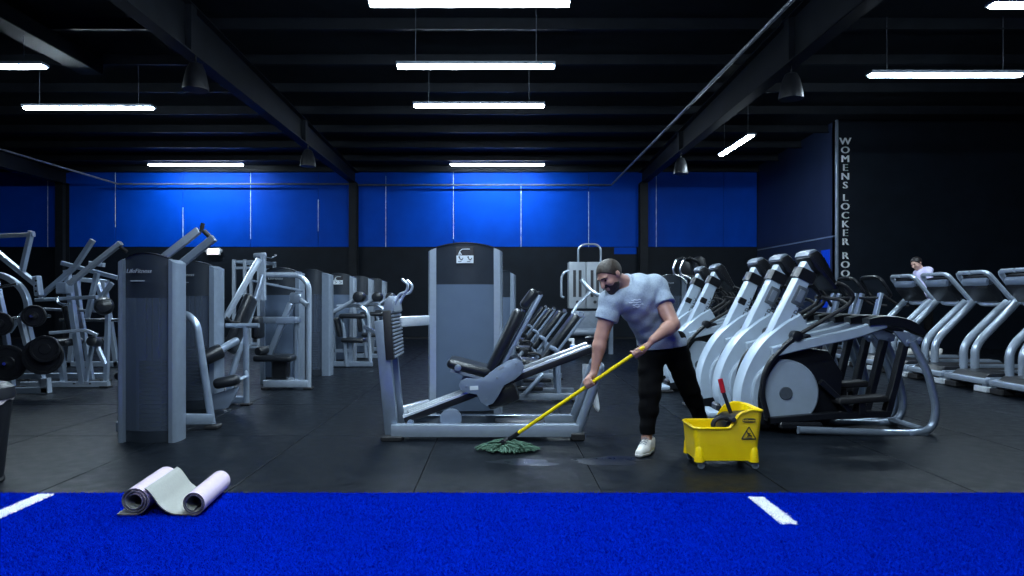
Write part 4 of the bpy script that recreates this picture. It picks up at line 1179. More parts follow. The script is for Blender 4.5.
# ================================================================ TREADMILLS
def make_treadmill(dark):
    """faces -x; origin on the floor below the front edge, centred in width"""
    t = thing('treadmill', 'treadmill', 'treadmill', (0, 0, 0), 'treadmills in the right row')
    W = .40
    g = G(); g.prism([(.0, .10), (.02, .19), (.10, .25), (.45, .26), (.62, .19), (.62, .08), (.03, .08)], (0, 0, 0), (1, 0, 0), (0, 0, 1), .66, bev=.02); obj('motor_hood', g, 'black_plastic', t)
    g = G(); g.span((.10, -.30, .10), (2.0, .30, .165), .01); dk = obj('deck', g, 'black_plastic', t)
    g = G(); g.span((.5, -.26, .165), (1.98, .26, .172)); obj('running_belt', g, 'black_rubber', dk)
    for s in (-1, 1):
        g = G(); g.prism([(.0, .09), (.0, .16), (.05, .20), (2.02, .20), (2.06, .17), (2.06, .10), (2.0, .08), (.03, .08)], (0, s * .365, 0), (1, 0, 0), (0, 0, 1), .09, bev=.008); obj('side_rail', g, 'silver', t)
        g = G(); g.box((.06, s * .30, .045), (.16, .24, .085), None, .014); obj('foot', g, 'lit_silver' if s < 0 else 'black_rubber', t)
        g = G(); g.box((1.9, s * .36, .04), (.14, .09, .08), None, .012); obj('foot', g, 'black_rubber', t)
        if not dark:
            up = [(.36, s * .33, .14), (.36, s * .33, .52), (.44, s * .33, .66), (.84, s * .34, 1.06), (.98, s * .36, 1.20)]
            g = G(); g.tube(up, .055, .12, 12); obj('upright', g, 'silver_light', t)
        else:
            g = G(); g.rtube([(.40, s * .36, .14), (.46, s * .36, .6), (.66, s * .32, 1.34)], .06, .12, .2, ref=(0, 1, 0)); obj('upright', g, 'silver', t)
    g = G(); g.span((-.03, -.42, .11), (.05, .42, .19), .02, 2); obj('front_bumper', g, 'silver_light', t)
    if not dark:
        # console loop: top bar across, sides sloping back to the user, curved handle bar below
        zt, zb = 1.64, 1.22
        xt, xb = .70, 1.02
        for s in (-1, 1):
            g = G(); g.rtube([(xt, s * .02, zt), (xt, s * .27, zt), (xt + .03, s * .33, zt - .03), (xb, s * .37, zb + .03), (xb + .10, s * .37, zb - .02), (xb + .32, s * .36, zb - .03)], .075, .06, .08, c=.02); obj('console_arm', g, 'silver_light', t)
        g = G(); g.tube([(xb + .10, -.36, zb - .01), (xb + .02, -.30, zb - .04), (xb - .04, -.15, zb - .06), (xb - .04, .15, zb - .06), (xb + .02, .30, zb - .04), (xb + .10, .36, zb - .01)], .034, .10, 10); obj('handle_bar', g, 'silver_light', t)
        g = G(); g.cyl((xt + .09, -.27, zt - .145), (xt + .09, .27, zt - .145), .07, 18, .02); con = obj('console_tube', g, 'steel_blue', t)
        g = G(); g.prism([(.03, -.06), (.12, -.04), (.28, -.40), (.20, -.44), (.03, -.24)], (xt + .02, 0, zt), (1, 0, 0), (0, 0, 1), .54, bev=.02); obj('console', g, 'black_plastic', t)
        g = G(); g.box((xt + .215, 0, zt - .22), (.30, .34, .01), Matrix.Rotation(R(63), 3, 'Y'), .003); obj('screen', g, 'screen_dark', con)
    else:
        g = G(); c = V(.62, 0, 1.60)
        loop = []
        for k in range(28):
            a = 2 * math.pi * k / 28
            ca, sa = math.cos(a), math.sin(a)
            u = math.copysign(abs(ca) ** .5, ca) * .36; w = math.copysign(abs(sa) ** .5, sa) * .20
            loop.append(V(.74 - w * .62, u, 1.46 + w * .95))
        g.tube(loop, .035, 0, 8, close=True); obj('console_rim', g, 'black_plastic', t)
        g = G(); g.box((.76, 0, 1.46), (.06, .62, .40), Matrix.Rotation(R(-33), 3, 'Y'), .02, 2); con = obj('console', g, 'header_dark', t)
        g = G(); g.box((.80, 0, 1.49), (.012, .42, .24), Matrix.Rotation(R(-33), 3, 'Y'), .003); obj('screen', g, 'screen_dark', con)
        for s in (-1, 1):
            g = G(); g.tube([(.70, s * .34, 1.30), (.95, s * .36, 1.12), (1.15, s * .36, 1.10)], .026, .08, 10); obj('hand_rail', g, 'black_rubber', t)
        g = G(); g.cyl((.62, -.33, 1.25), (.62, .33, 1.25), .03, 10); obj('crossbar', g, 'black_plastic', t)
    return t
tr_s = make_treadmill(False)
tr_d = make_treadmill(True)
TS = [(8.52, 'silver treadmill whose deck enters at the right edge, its console out of view'),
      (9.42, 'silver treadmill whose console is cut by the right edge'),
      (10.32, 'silver treadmill with its whole console loop in view, second from the right edge'),
      (11.22, 'silver treadmill in front of the person in the lilac hoodie'),
      (12.12, 'farthest silver treadmill, its top bar brightly lit, beside a black-rimmed one')]
TD = [(13.02, 'black-rimmed treadmill nearest the silver ones, person walking on it'), (13.92, 'black-rimmed treadmill between two other black-rimmed ones'), (14.82, 'farthest black-rimmed treadmill, beneath the wall lettering')]
for proto, lst in ((tr_s, TS), (tr_d, TD)):
    for k, (yy, lab) in enumerate(lst):
        o = proto if k == 0 else None
        if o is None:
            o = copy_tree(proto)
        o.location = (6.42, yy, 0)
        o['label'] = lab

# ================================================================ STAIR CLIMBERS behind the ellipticals
def make_climber(label, X, Y):
    t = thing('stair_climber', label, 'stair climber', (X, Y, 0), 'stair climbers behind the ellipticals')
    g = G(); g.prism([(-.45, 0), (-.45, 1.05), (-.25, 1.15), (.05, .85), (.55, .25), (.6, 0)], (X, Y, 0), (1, 0, 0), (0, 0, 1), .6, bev=.03); obj('body', g, 'black_plastic', t)
    for k in range(4):
        g = G(); g.span((X - .02 + k * .15, Y - .27, .70 - k * .17), (X + .20 + k * .15, Y + .27, .74 - k * .17), .008); obj('step', g, 'grey_paint', t)
    g = G(); g.rtube([(X - .30, Y, 1.05), (X - .22, Y, 1.9)], .14, .10, ref=(0, 1, 0)); obj('mast', g, 'steel_blue', t)
    g = G(); g.prism([(-.14, 0), (-.16, .34), (-.04, .40), (.06, .34), (.12, .0)], (X - .2, Y, 1.74), (1, 0, 0), (0, 0, 1), .42, bev=.03); obj('console', g, 'black_plastic', t)
    for s in (-1, 1):
        g = G(); g.tube([(X - .25, Y + s * .2, 1.78), (X - .05, Y + s * .32, 1.72), (X + .45, Y + s * .33, 1.30), (X + .5, Y + s * .30, .30)], .02, .1, 8); obj('hand_rail', g, 'black_rubber', t)
    return t
make_climber('black stair climber behind the fourth elliptical', 4.50, 14.7)
make_climber('black stair climber farther back, left of the other climber', 4.55, 16.0)
# ================================================================ SMALL THINGS
# --- litter bin at the left edge
bx_, by_ = -3.625, 4.65
bn = thing('litter_bin', 'black round litter bin with white liner edge at the left edge', 'bin', (bx_, by_, 0))
g = G(); g.lathe([(.18, 0), (.20, .02), (.255, .58), (.26, .60), (.245, .60), (.19, .03), (.0, .03)], (bx_, by_, 0), seg=36); obj('body', g, 'black_plastic', bn)
g = G(); 
N = 48; vs_, fs = [], []
for k in range(N):
    a = 2 * math.pi * k / N
    d = V(math.cos(a), math.sin(a), 0)
    lo = .555 + .012 * math.sin(5 * a) + .01 * math.sin(11 * a + 1)
    for r_, z in ((.263, lo), (.266, .60), (.25, .612), (.245, .56)):
        vs_.append(V(bx_, by_, z) + d * r_)
for k in range(N):
    k2 = (k + 1) % N
    for q in range(3):
        fs.append((k * 4 + q, k2 * 4 + q, k2 * 4 + q + 1, k * 4 + q + 1))
g.add(vs_, fs); obj('liner', g, 'liner_white', bn)
g = G(); g.lathe([(.272, .575), (.272, .60), (.262, .65), (.22, .675), (.13, .68), (.12, .66), (.12, .62)], (bx_, by_, 0), seg=36); obj('lid', g, 'black_plastic', bn)
g = G(); g.lathe([(.2, 0), (.21, .012), (.205, .03), (.19, .03)], (bx_, by_, 0), seg=36); obj('base_ring', g, 'black_rubber', bn)

# --- yoga mats
def strip(curve, ya, yb, xshift, t, zbase):
    """mat strip: curve is (x, z) centreline, extruded along y; returns G with outer(0), inner(1), edge(2)"""
    g = G(); n = len(curve)
    P = [V(a, 0, b) for a, b in curve]
    vs_ = []
    for i in range(n):
        d = (P[min(i + 1, n - 1)] - P[max(i - 1, 0)]).normalized()
        nn = V(-d.z, 0, d.x)
        for yy, sh in ((ya, 0), (yb, xshift)):
            for s in (-1, 1):
                q = P[i] + nn * (s * t / 2)
                vs_.append(V(q.x + sh, yy, q.z + zbase))
    f0, f1, f2 = [], [], []
    for i in range(n - 1):
        a, b = i * 4, i * 4 + 4
        f0.append((a, b, b + 2, a + 2)); f1.append((a + 1, a + 3, b + 3, b + 1)); f2.append((a, a + 1, b + 1, b)); f2.append((a + 2, b + 2, b + 3, a + 3))
    f2 += [(0, 2, 3, 1), (n * 4 - 4, n * 4 - 3, n * 4 - 1, n * 4 - 2)]
    g.add(vs_, f0, 0)
    off = 0
    g.f += f1; g.mi += [1] * len(f1); g.f += f2; g.mi += [2] * len(f2)
    return g
TZ = .013
# left mat: closed roll with a short tail
c0 = (-2.105, .083)
cur = []
turns = 2.6
for k in range(90):
    f = k / 89
    a = -math.pi / 2 - (1 - f) * turns * 2 * math.pi     # ends at the bottom
    r_ = .040 + .038 * f + .004 * math.sin(3 * a)
    cur.append((c0[0] + r_ * math.cos(a), c0[1] + r_ * math.sin(a)))
# walking with decreasing angle the strip leaves to the left along the floor
cur = [(x, z) for x, z in cur]
roll1 = []
for k in range(90):
    f = k / 89
    a = -math.pi / 2 + (1 - f) * turns * 2 * math.pi
    r_ = .038 + .040 * f
    roll1.append((c0[0] + r_ * math.cos(a) * 1.06, c0[1] + r_ * math.sin(a)))
roll1 += [(c0[0] - .035, .0045), (c0[0] - .07, .0045), (c0[0] - .10, .006)]
gm1 = strip(roll1, 3.93, 4.43, -.06, .006, TZ)
tag(obj('yoga_mat', gm1, ['mat_grey', 'mat_lilac', 'mat_edge'], smooth=50), 'lilac yoga mat rolled up, left of the two on the turf', 'yoga mat', 'yoga mats')
c1 = (-1.765, .068)
roll2 = []
for k in range(80):
    f = k / 79
    a = -math.pi / 2 + (1 - f) * 2.0 * 2 * math.pi
    r_ = .042 + .024 * f
    roll2.append((c1[0] + r_ * math.cos(a), c1[1] + r_ * math.sin(a)))
sheet = spline([(c1[0], .0045, 0), (c1[0] - .07, .0045, 0), (-1.895, .012, 0), (-1.955, .050, 0), (-1.992, .100, 0), (-2.022, .138, 0), (-2.045, .154, 0)], 6)
roll2 += [(p.x, p.y) for p in sheet[1:]]
gm2 = strip(roll2, 3.93, 4.43, -.05, .006, TZ)
tag(obj('yoga_mat', gm2, ['mat_grey', 'mat_lilac', 'mat_edge'], smooth=50), 'lilac yoga mat half unrolled, grey inside, leaning on the rolled one', 'yoga mat', 'yoga mats')

# --- mop bucket
BKO = V(1.672, 5.19, 0)
bk = thing('mop_bucket', 'yellow wheeled mop bucket with wringer and caution triangle', 'mop bucket', tuple(BKO))
def brect(Lx, Wy, rc, n):
    """rounded rectangle perimeter, n points per corner"""
    out = []
    for (sx, sy, a0) in ((1, 1, 0), (-1, 1, 90), (-1, -1, 180), (1, -1, 270)):
        for k in range(n):
            a = R(a0 + 90 * k / (n - 1))
            out.append((sx * (Lx / 2 - rc) + rc * math.cos(a), sy * (Wy / 2 - rc) + rc * math.sin(a)))
    # subdivide straight runs along x so that the rim step is smooth
    res = []
    for i, p in enumerate(out):
        q = out[(i + 1) % len(out)]
        res.append(p)
        dd = math.hypot(q[0] - p[0], q[1] - p[1])
        if dd > .06:
            m_ = int(dd / .016)
            for k in range(1, m_):
                res.append((p[0] + (q[0] - p[0]) * k / m_, p[1] + (q[1] - p[1]) * k / m_))
    return res
def ss(a, b, x):
    t = max(0, min(1, (x - a) / (b - a))); return t * t * (3 - 2 * t)
per = brect(.50, .36, .045, 6)
def zt(x):
    return .305 + .118 * ss(-.005, .10, x) + .018 * ss(.10, .16, x) - .012 * ss(.18, .26, x)
vs_, fs = [], []
LV = 5
for (x, y) in per:
    top = zt(x)
    for L_ in range(LV):
        f = L_ / (LV - 1); z = .065 + (top - .065) * f
        k = .90 + .12 * (z - .065) / .39
        vs_.append((BKO.x + x * k + .01 * f * (1 if x > 0 else 0), BKO.y + y * k, z))
    for z, ins in ((top, .012), (.085, .012)):
        k = .90 + .12 * (z - .065) / .39
        r_ = math.hypot(x, y)
        vs_.append((BKO.x + x * k - ins * x / r_ , BKO.y + y * k - ins * y / r_ * 1.2, z))
st = LV + 2
n = len(per)
for i in range(n):
    j = (i + 1) % n
    for q in range(st - 1):
        fs.append((i * st + q, j * st + q, j * st + q + 1, i * st + q + 1))
fs.append(tuple(i * st for i in range(n))[::-1]); fs.append(tuple(i * st + st - 1 for i in range(n)))
g = G(); g.add(vs_, fs); body = obj('bucket_body', g, 'bucket_yellow', bk, smooth=45)
rim_pts = [V(*vs_[i * st + LV - 1]) for i in range(n)]
g = G(); g.tube(rim_pts, .011, 0, 6, close=True); obj('rim', g, 'bucket_yellow', body)
# corner bulges over the castors
for sx in (-1, 1):
    for sy in (-1, 1):
        g = G(); g.lathe([(.0, .12), (.02, .115), (.032, .09), (.038, .0), (.0, .0)], (BKO.x + sx * .20, BKO.y + sy * .145, .055), seg=16); obj('castor_boss', g, 'bucket_yellow', body)
        cx_, cy_ = BKO.x + sx * .20, BKO.y + sy * .145
        g = G(); g.cyl((cx_ + .012, cy_ - .011, .027), (cx_ + .012, cy_ + .011, .027), .027, 18, .004); cs = obj('castor_wheel', g, 'silver_light', bk)
        g = G(); g.span((cx_ - .012, cy_ - .02, .03), (cx_ + .022, cy_ - .015, .062)); g.span((cx_ - .012, cy_ + .015, .03), (cx_ + .022, cy_ + .02, .062)); g.span((cx_ - .016, cy_ - .02, .056), (cx_ + .024, cy_ + .02, .064)); obj('castor_fork', g, 'silver', cs)
# wringer insert
g = G(); g.prism([(.00, .20), (-.05, .28), (-.03, .345), (.03, .38), (.20, .39), (.19, .20)], (BKO.x + .03, BKO.y, 0), (1, 0, 0), (0, 0, 1), .27, bev=.015); wr = obj('wringer', g, 'black_plastic', bk)
g = G(); g.tube([(BKO.x - .03 + .07 * math.cos(R(a)), BKO.y - .15, .325 + .055 * math.sin(R(a))) for a in range(40, 231, 15)], .018, 0, 8); obj('wringer_gear', g, 'black_rubber', wr)
g = G(); g.cyl((BKO.x + .035, BKO.y - .165, .372), (BKO.x + .035, BKO.y - .205, .372), .020, 14, .004); obj('wringer_pivot', g, 'ink', wr)
l0, l1, l2 = V(BKO.x + .035, BKO.y - .14, .41), V(BKO.x - .01, BKO.y - .11, .56), V(BKO.x - .032, BKO.y - .10, .66)
g = G(); g.tube([l0, l1], .014, 0, 10); lv = obj('wringer_lever', g, 'black_plastic', bk)
g = G(); g.tube([l1, l2], .019, 0, 10); obj('lever_grip', g, 'red_plastic', lv)
# marks on the side facing the camera
def side_y(z, off):
    k = .90 + .12 * (z - .065) / .39
    return BKO.y - .18 * k - off
vdir = (V(0, side_y(.42, 0), .42) - V(0, side_y(.22, 0), .22)).normalized()
def onside(x, z, off):
    return V(BKO.x + x, side_y(z, off), z)
oval = [(.05 * math.copysign(abs(math.cos(a)) ** .6, math.cos(a)), .016 * math.copysign(abs(math.sin(a)) ** .7, math.sin(a))) for a in [2 * math.pi * k / 24 for k in range(24)]]
g = G(); g.prism(oval, onside(.155, .365, .003), (1, 0, 0), vdir, .004); obj('maker_badge', g, 'ink', body, 'black oval maker badge')
g = text_g('Rubbermaid', .020, onside(.155, .365, .0065), (1, 0, 0), vdir, .002); obj('badge_lettering', g, 'bucket_yellow', body)
c_ = onside(.155, .262, .003)
tri = [(-.052, -.035), (.052, -.035), (0, .055)]
g = G()
for i in range(3):
    a, b = tri[i], tri[(i + 1) % 3]
    pa, pb = c_ + V(1, 0, 0) * a[0] + vdir * a[1], c_ + V(1, 0, 0) * b[0] + vdir * b[1]
    g.tube([pa, pb], .004, 0, 6)
obj('caution_triangle', g, 'ink', body, 'black outlined caution triangle')
g = G()
def fp_(a, b): return c_ + V(1, 0, 0) * a + vdir * b + V(0, -.001, 0)
g.tube([fp_(-.012, .012), fp_(.006, -.006), fp_(.022, -.014)], .005, 0, 6); g.tube([fp_(.006, -.006), fp_(-.012, -.016)], .004, 0, 6); g.tube([fp_(-.006, .006), fp_(.014, .008)], .003, 0, 6)
g.lathe([(.006, 0), (.006, .003)], fp_(-.016, .020), (0, -1, 0), 10); g.tube([fp_(-.024, -.026), fp_(.024, -.026)], .002, 0, 6)
o = obj('slipping_figure', g, 'ink', body); o['kind'] = 'stuff'

# --- mop
MA, MB_ = V(.140, 5.62, .143), V(1.072, 5.153, .881)
mp = thing('wet_mop', 'yellow-handled wet mop with green strands on the floor', 'mop', (.03, 5.66, 0))
g = G(); g.tube([MA, MB_], .0145, 0, 12); hd = obj('handle', g, 'handle_yellow', mp)
g = G(); g.lathe([(.0145, 0), (.016, .004), (.012, .02), (.001, .024)], MB_, MB_ - MA, 12); obj('handle_cap', g, 'handle_yellow', hd)
md = (MA - MB_).normalized()
g = G(); g.tube([MA - md * .02, MA + md * .10], .019, 0, 10); g.box(MA + md * .12 + V(-.0, 0, .0), (.06, .17, .05), rot_x(md), .012, 2); obj('clamp', g, 'black_plastic', mp)
g = G()
base = MA + md * .12
random.seed(11)
for k in range(150):
    ang = random.uniform(-math.pi, math.pi)
    rx, ry = .25 * random.uniform(.55, 1.1), .16 * random.uniform(.4, 1.0)
    end = V(.03 + rx * math.cos(ang) * 1.05 + .03, 5.64 + ry * math.sin(ang), .012 + random.uniform(0, .012))
    st_ = base + V(random.uniform(-.03, .03), random.uniform(-.08, .08), random.uniform(-.03, .01))
    mid = (st_ + end) / 2 + V(random.uniform(-.04, .04), random.uniform(-.04, .04), random.uniform(-.02, .025))
    pts = [st_, mid, (mid + end) / 2 + V(random.uniform(-.02, .02), random.uniform(-.02, .02), random.uniform(-.005, .012)), end]
    for p in pts: p.z = max(p.z, .012)
    g.tube(spline(pts, 3), .0085, 0, 5)
# body of tangled strands under the clamp
g.lathe([(.10, .0), (.11, .01), (.08, .035), (.04, .055), (.0, .06)], (.06, 5.64, .004), (0, 0, 1), 18)
o = obj('mop_strands', g, 'mop_green', mp, 'green mop strands'); o['kind'] = 'stuff'

# --- white towel hanging on the end of the leg press
def cloth():
    g = G(); NX, NZ = 14, 12
    vs_, fs = [], []
    for i in range(NX + 1):
        for j in range(NZ + 1):
            u, w = i / NX, j / NZ
            x = .80 + .15 * u + .02 * math.sin(w * 5 + u * 3) * w
            z = .62 - (.42 + .05 * math.sin(u * 9)) * w
            y = 6.645 + .02 * math.sin(u * 16 + w * 2) * (.3 + w) + .02 * w
            if w < .12: y -= .02
            vs_.append((x, y, z))
    m_ = len(vs_)
    vs_ += [(a, b + .008, c) for a, b, c in vs_]
    q = NZ + 1
    for i in range(NX):
        for j in range(NZ):
            a = i * q + j
            fs.append((a, a + q, a + q + 1, a + 1)); fs.append((m_ + a, m_ + a + 1, m_ + a + q + 1, m_ + a + q))
    for i in range(NX):
        a = i * q; fs.append((a, m_ + a, m_ + a + q, a + q)); a = i * q + NZ; fs.append((a, a + q, m_ + a + q, m_ + a))
    for j in range(NZ):
        a = j; fs.append((a, a + 1, m_ + a + 1, m_ + a)); a = NX * q + j; fs.append((a, m_ + a, m_ + a + 1, a + 1))
    g.add(vs_, fs)
    return g
tag(obj('towel', cloth(), 'towel_white', smooth=80), 'white towel hanging behind the end leg of the leg press', 'towel')

# --- spray bottle on the floor further back
q = at(573, 350, 16.0)
sbo = thing('cleaning_bottle', 'blue cleaning bottle with white top, standing far back beside the cable machine', 'bottle', (q.x, 14.2, 0))
q = at(573, 350, 14.2)
g = G(); g.lathe([(.0, 0), (.07, 0), (.075, .02), (.075, .22), (.05, .27), (.028, .29)], (q.x, 14.2, 0), seg=20); obj('bottle_body', g, 'bottle_blue', sbo)
g = G(); g.lathe([(.05, .27), (.03, .30), (.03, .36), (.0, .36)], (q.x, 14.2, 0), seg=16); g.box((q.x - .03, 14.2, .38), (.12, .04, .06), None, .01); obj('spray_head', g, 'towel_white', sbo)

# --- wet patches left by the mop
def puddle(cx, cy, rx, ry, seed, label):
    rnd = random.Random(seed); ph = [rnd.uniform(0, 6) for _ in range(4)]
    g = G(); N = 64
    vs_ = [(cx, cy, .0030)]
    for k in range(N):
        a = 2 * math.pi * k / N
        f = 1 + .18 * math.sin(2 * a + ph[0]) + .12 * math.sin(3 * a + ph[1]) + .08 * math.sin(5 * a + ph[2]) + .05 * math.sin(9 * a + ph[3])
        vs_.append((cx + rx * f * math.cos(a), cy + ry * f * math.sin(a), .0008))
    for k in range(N): vs_.append((vs_[k + 1][0], vs_[k + 1][1], .0002))
    fs = [(0, k + 1, (k + 1) % N + 1) for k in range(N)] + [(k + 1, N + k + 1, N + (k + 1) % N + 1, (k + 1) % N + 1) for k in range(N)]
    g.add(vs_, fs)
    return tag(obj('water_puddle', g, 'water', smooth=60), label, 'puddle')
puddle(.86, 5.30, .30, .14, 2, 'dark wet streak on the rubber floor beside the white shoe')
puddle(.18, 5.25, .26, .10, 5, 'dark wet streak on the rubber floor in front of the mop')
# ================================================================ PEOPLE
class SDF:
    """sampled distance field; primitives are blended in, then polygonised by surface nets"""
    def __init__(self, lo, hi, h):
        self.lo = np.array(lo, float); self.h = h
        self.n = np.ceil((np.array(hi, float) - self.lo) / h).astype(int) + 1
        self.v = np.full(self.n, .5, np.float32)
    def _box(self, lo, hi, m):
        a = np.clip(np.floor((np.array(lo) - m - self.lo) / self.h).astype(int), 0, self.n - 1)
        b = np.clip(np.ceil((np.array(hi) + m - self.lo) / self.h).astype(int) + 1, 1, self.n)
        ax = [self.lo[i] + self.h * np.arange(a[i], b[i]) for i in range(3)]
        X, Y, Z = np.meshgrid(*ax, indexing='ij')
        return tuple(slice(a[i], b[i]) for i in range(3)), X, Y, Z
    def _merge(self, sl, d, k, sub=False):
        o = self.v[sl]
        d = d.astype(np.float32)
        if sub:
            self.v[sl] = np.maximum(o, -d); return
        if k <= 0:
            self.v[sl] = np.minimum(o, d); return
        hh = np.clip(.5 + .5 * (o - d) / k, 0, 1)
        self.v[sl] = o * (1 - hh) + d * hh - k * hh * (1 - hh)
    def cone(self, a, b, ra, rb, k=.02, grow=0.0):
        a, b = np.array(a, float), np.array(b, float)
        ra, rb = ra + grow, rb + grow
        r = max(ra, rb)
        sl, X, Y, Z = self._box(np.minimum(a, b) - r, np.maximum(a, b) + r, k + 3 * self.h)
        d = b - a; L2 = max(d @ d, 1e-9)
        t = np.clip(((X - a[0]) * d[0] + (Y - a[1]) * d[1] + (Z - a[2]) * d[2]) / L2, 0, 1)
        D = np.sqrt((X - a[0] - t * d[0]) ** 2 + (Y - a[1] - t * d[1]) ** 2 + (Z - a[2] - t * d[2]) ** 2) - (ra + (rb - ra) * t)
        self._merge(sl, D, k)
        return self
    def ell(self, c, axes, rad, k=.02, grow=0.0, sub=False):
        c = np.array(c, float); rad = np.array(rad, float) + grow
        r = rad.max()
        sl, X, Y, Z = self._box(c - r, c + r, k + 3 * self.h)
        q = []
        for ax, rr in zip(axes, rad):
            q.append(((X - c[0]) * ax[0] + (Y - c[1]) * ax[1] + (Z - c[2]) * ax[2]))
        k0 = np.sqrt(sum((p / rr) ** 2 for p, rr in zip(q, rad)))
        k1 = np.sqrt(sum((p / rr ** 2) ** 2 for p, rr in zip(q, rad))) + 1e-9
        self._merge(sl, k0 * (k0 - 1) / k1, k, sub)
        return self
    def cut(self, p, nrm):
        """keep the side away from nrm"""
        p, nrm = np.array(p, float), np.array(nrm, float)
        nrm /= np.linalg.norm(nrm)
        ax = [self.lo[i] + self.h * np.arange(self.n[i]) for i in range(3)]
        D = ((ax[0] - p[0]) * nrm[0])[:, None, None] + ((ax[1] - p[1]) * nrm[1])[None, :, None] + ((ax[2] - p[2]) * nrm[2])[None, None, :]
        self.v = np.maximum(self.v, D.astype(np.float32))
        return self
    def ripple(self, fn, amp):
        ax = [self.lo[i] + self.h * np.arange(self.n[i]) for i in range(3)]
        X, Y, Z = np.meshgrid(*ax, indexing='ij', sparse=True)
        self.v += (amp * fn(X, Y, Z)).astype(np.float32)
        return self
    def mesh(self):
        v = self.v; s = v < 0
        n = v.shape
        c = [(i, j, k) for i in (0, 1) for j in (0, 1) for k in (0, 1)]
        def sh(a, o): return a[o[0]:n[0] - 1 + o[0], o[1]:n[1] - 1 + o[1], o[2]:n[2] - 1 + o[2]]
        cnt = sum(sh(s, o).astype(np.int8) for o in c)
        act = (cnt > 0) & (cnt < 8)
        idx = np.argwhere(act)
        ids = np.full(act.shape, -1, np.int64); ids[act] = np.arange(len(idx))
        val = np.stack([v[idx[:, 0] + o[0], idx[:, 1] + o[1], idx[:, 2] + o[2]] for o in c], 1)
        pos = np.zeros((len(idx), 3)); w = np.zeros(len(idx))
        for a in range(8):
            for b in range(a + 1, 8):
                if sum(abs(c[a][q] - c[b][q]) for q in range(3)) != 1: continue
                va, vb = val[:, a], val[:, b]
                m = (va < 0) != (vb < 0)
                t = np.where(m, va / np.where(m, va - vb, 1), 0)
                p = np.array(c[a]) + t[:, None] * (np.array(c[b]) - np.array(c[a]))
                pos += p * m[:, None]; w += m
        pos = (pos / w[:, None] + idx) * self.h + self.lo
        F = []
        for ax in range(3):
            o1 = [0, 0, 0]; o1[ax] = 1
            A = s[:n[0] - o1[0], :n[1] - o1[1], :n[2] - o1[2]]
            B = s[o1[0]:, o1[1]:, o1[2]:]
            e_ = np.argwhere(A != B)
            u, w_ = (ax + 1) % 3, (ax + 2) % 3
            e_ = e_[(e_[:, u] > 0) & (e_[:, w_] > 0) & (e_[:, u] < n[u] - 1) & (e_[:, w_] < n[w_] - 1)]
            flip = A[e_[:, 0], e_[:, 1], e_[:, 2]]
            def cell(du, dw):
                q = e_.copy(); q[:, u] += du; q[:, w_] += dw
                return ids[q[:, 0], q[:, 1], q[:, 2]]
            f = np.stack([cell(-1, -1), cell(0, -1), cell(0, 0), cell(-1, 0)], 1)
            f = np.where(flip[:, None], f, f[:, ::-1])
            F.append(f)
        return pos, np.concatenate(F)

def sdf_obj(name, S, m, parent, label=None):
    pos, F = S.mesh()
    off = root_loc(parent)
    pos = pos - np.array(off)
    me = bpy.data.meshes.new(name)
    nv, nf = len(pos), len(F)
    me.vertices.add(nv); me.vertices.foreach_set('co', pos.reshape(-1))
    me.loops.add(nf * 4); me.loops.foreach_set('vertex_index', F.reshape(-1))
    me.polygons.add(nf); me.polygons.foreach_set('loop_start', np.arange(nf) * 4); me.polygons.foreach_set('loop_total', np.full(nf, 4))
    me.update(calc_edges=True)
    me.polygons.foreach_set('use_smooth', [True] * nf)
    me.materials.append(MATS[m])
    b = bmesh.new(); b.from_mesh(me)
    for _ in range(2):
        bmesh.ops.smooth_vert(b, verts=b.verts, factor=.4, use_axis_x=True, use_axis_y=True, use_axis_z=True)
    bmesh.ops.recalc_face_normals(b, faces=b.faces)
    b.to_mesh(me); b.free()
    o = bpy.data.objects.new(name, me); COL.objects.link(o); o.parent = parent
    if label: o['label'] = label
    return o

def frame(f, u):
    f = Vector(f).normalized(); u = Vector(u); u = (u - f * u.dot(f)).normalized()
    return f, u, u.cross(f)            # forward, up, left

def head_prims(S, hc, f, u, l, k=.02, grow=0.0, ears=True, face=True, s=1.0):
    def P(a, b, c): return hc + f * (a * s) + l * (b * s) + u * (c * s)
    S.ell(P(-.012, 0, .028), (f, l, u), (.098 * s, .077 * s, .088 * s), k, grow)
    S.ell(P(.022, 0, -.030), (f, l, u), (.070 * s, .063 * s, .082 * s), k, grow)
    S.cone(P(.045, 0, -.085), P(.068, 0, -.098), .034 * s, .024 * s, k, grow)
    if face:
        S.cone(P(.090, 0, .012), P(.112, 0, -.026), .009 * s, .015 * s, .012, grow)          # nose
        for q in (-1, 1):
            S.cone(P(.084, .012 * q, .026), P(.074, .045 * q, .026), .012 * s, .012 * s, .012, grow)   # brow
            S.cone(P(.068, .040 * q, -.022), P(.060, .046 * q, -.03), .020 * s, .018 * s, .02, grow)    # cheek
            S.ell(P(.090, .030 * q, .006), (f, l, u), (.016 * s, .016 * s, .011 * s), 0, 0, sub=True)   # eye socket
        S.cone(P(.088, -.018, -.056), P(.088, .018, -.056), .009 * s, .009 * s, .008, grow)   # lips
        S.cone(P(.087, -.014, -.068), P(.087, .014, -.068), .009 * s, .009 * s, .008, grow)
    if ears:
        for q in (-1, 1):
            S.ell(P(-.012, .078 * q, -.004), (f, l, u), (.020 * s, .010 * s, .032 * s), .006, grow)
    return P

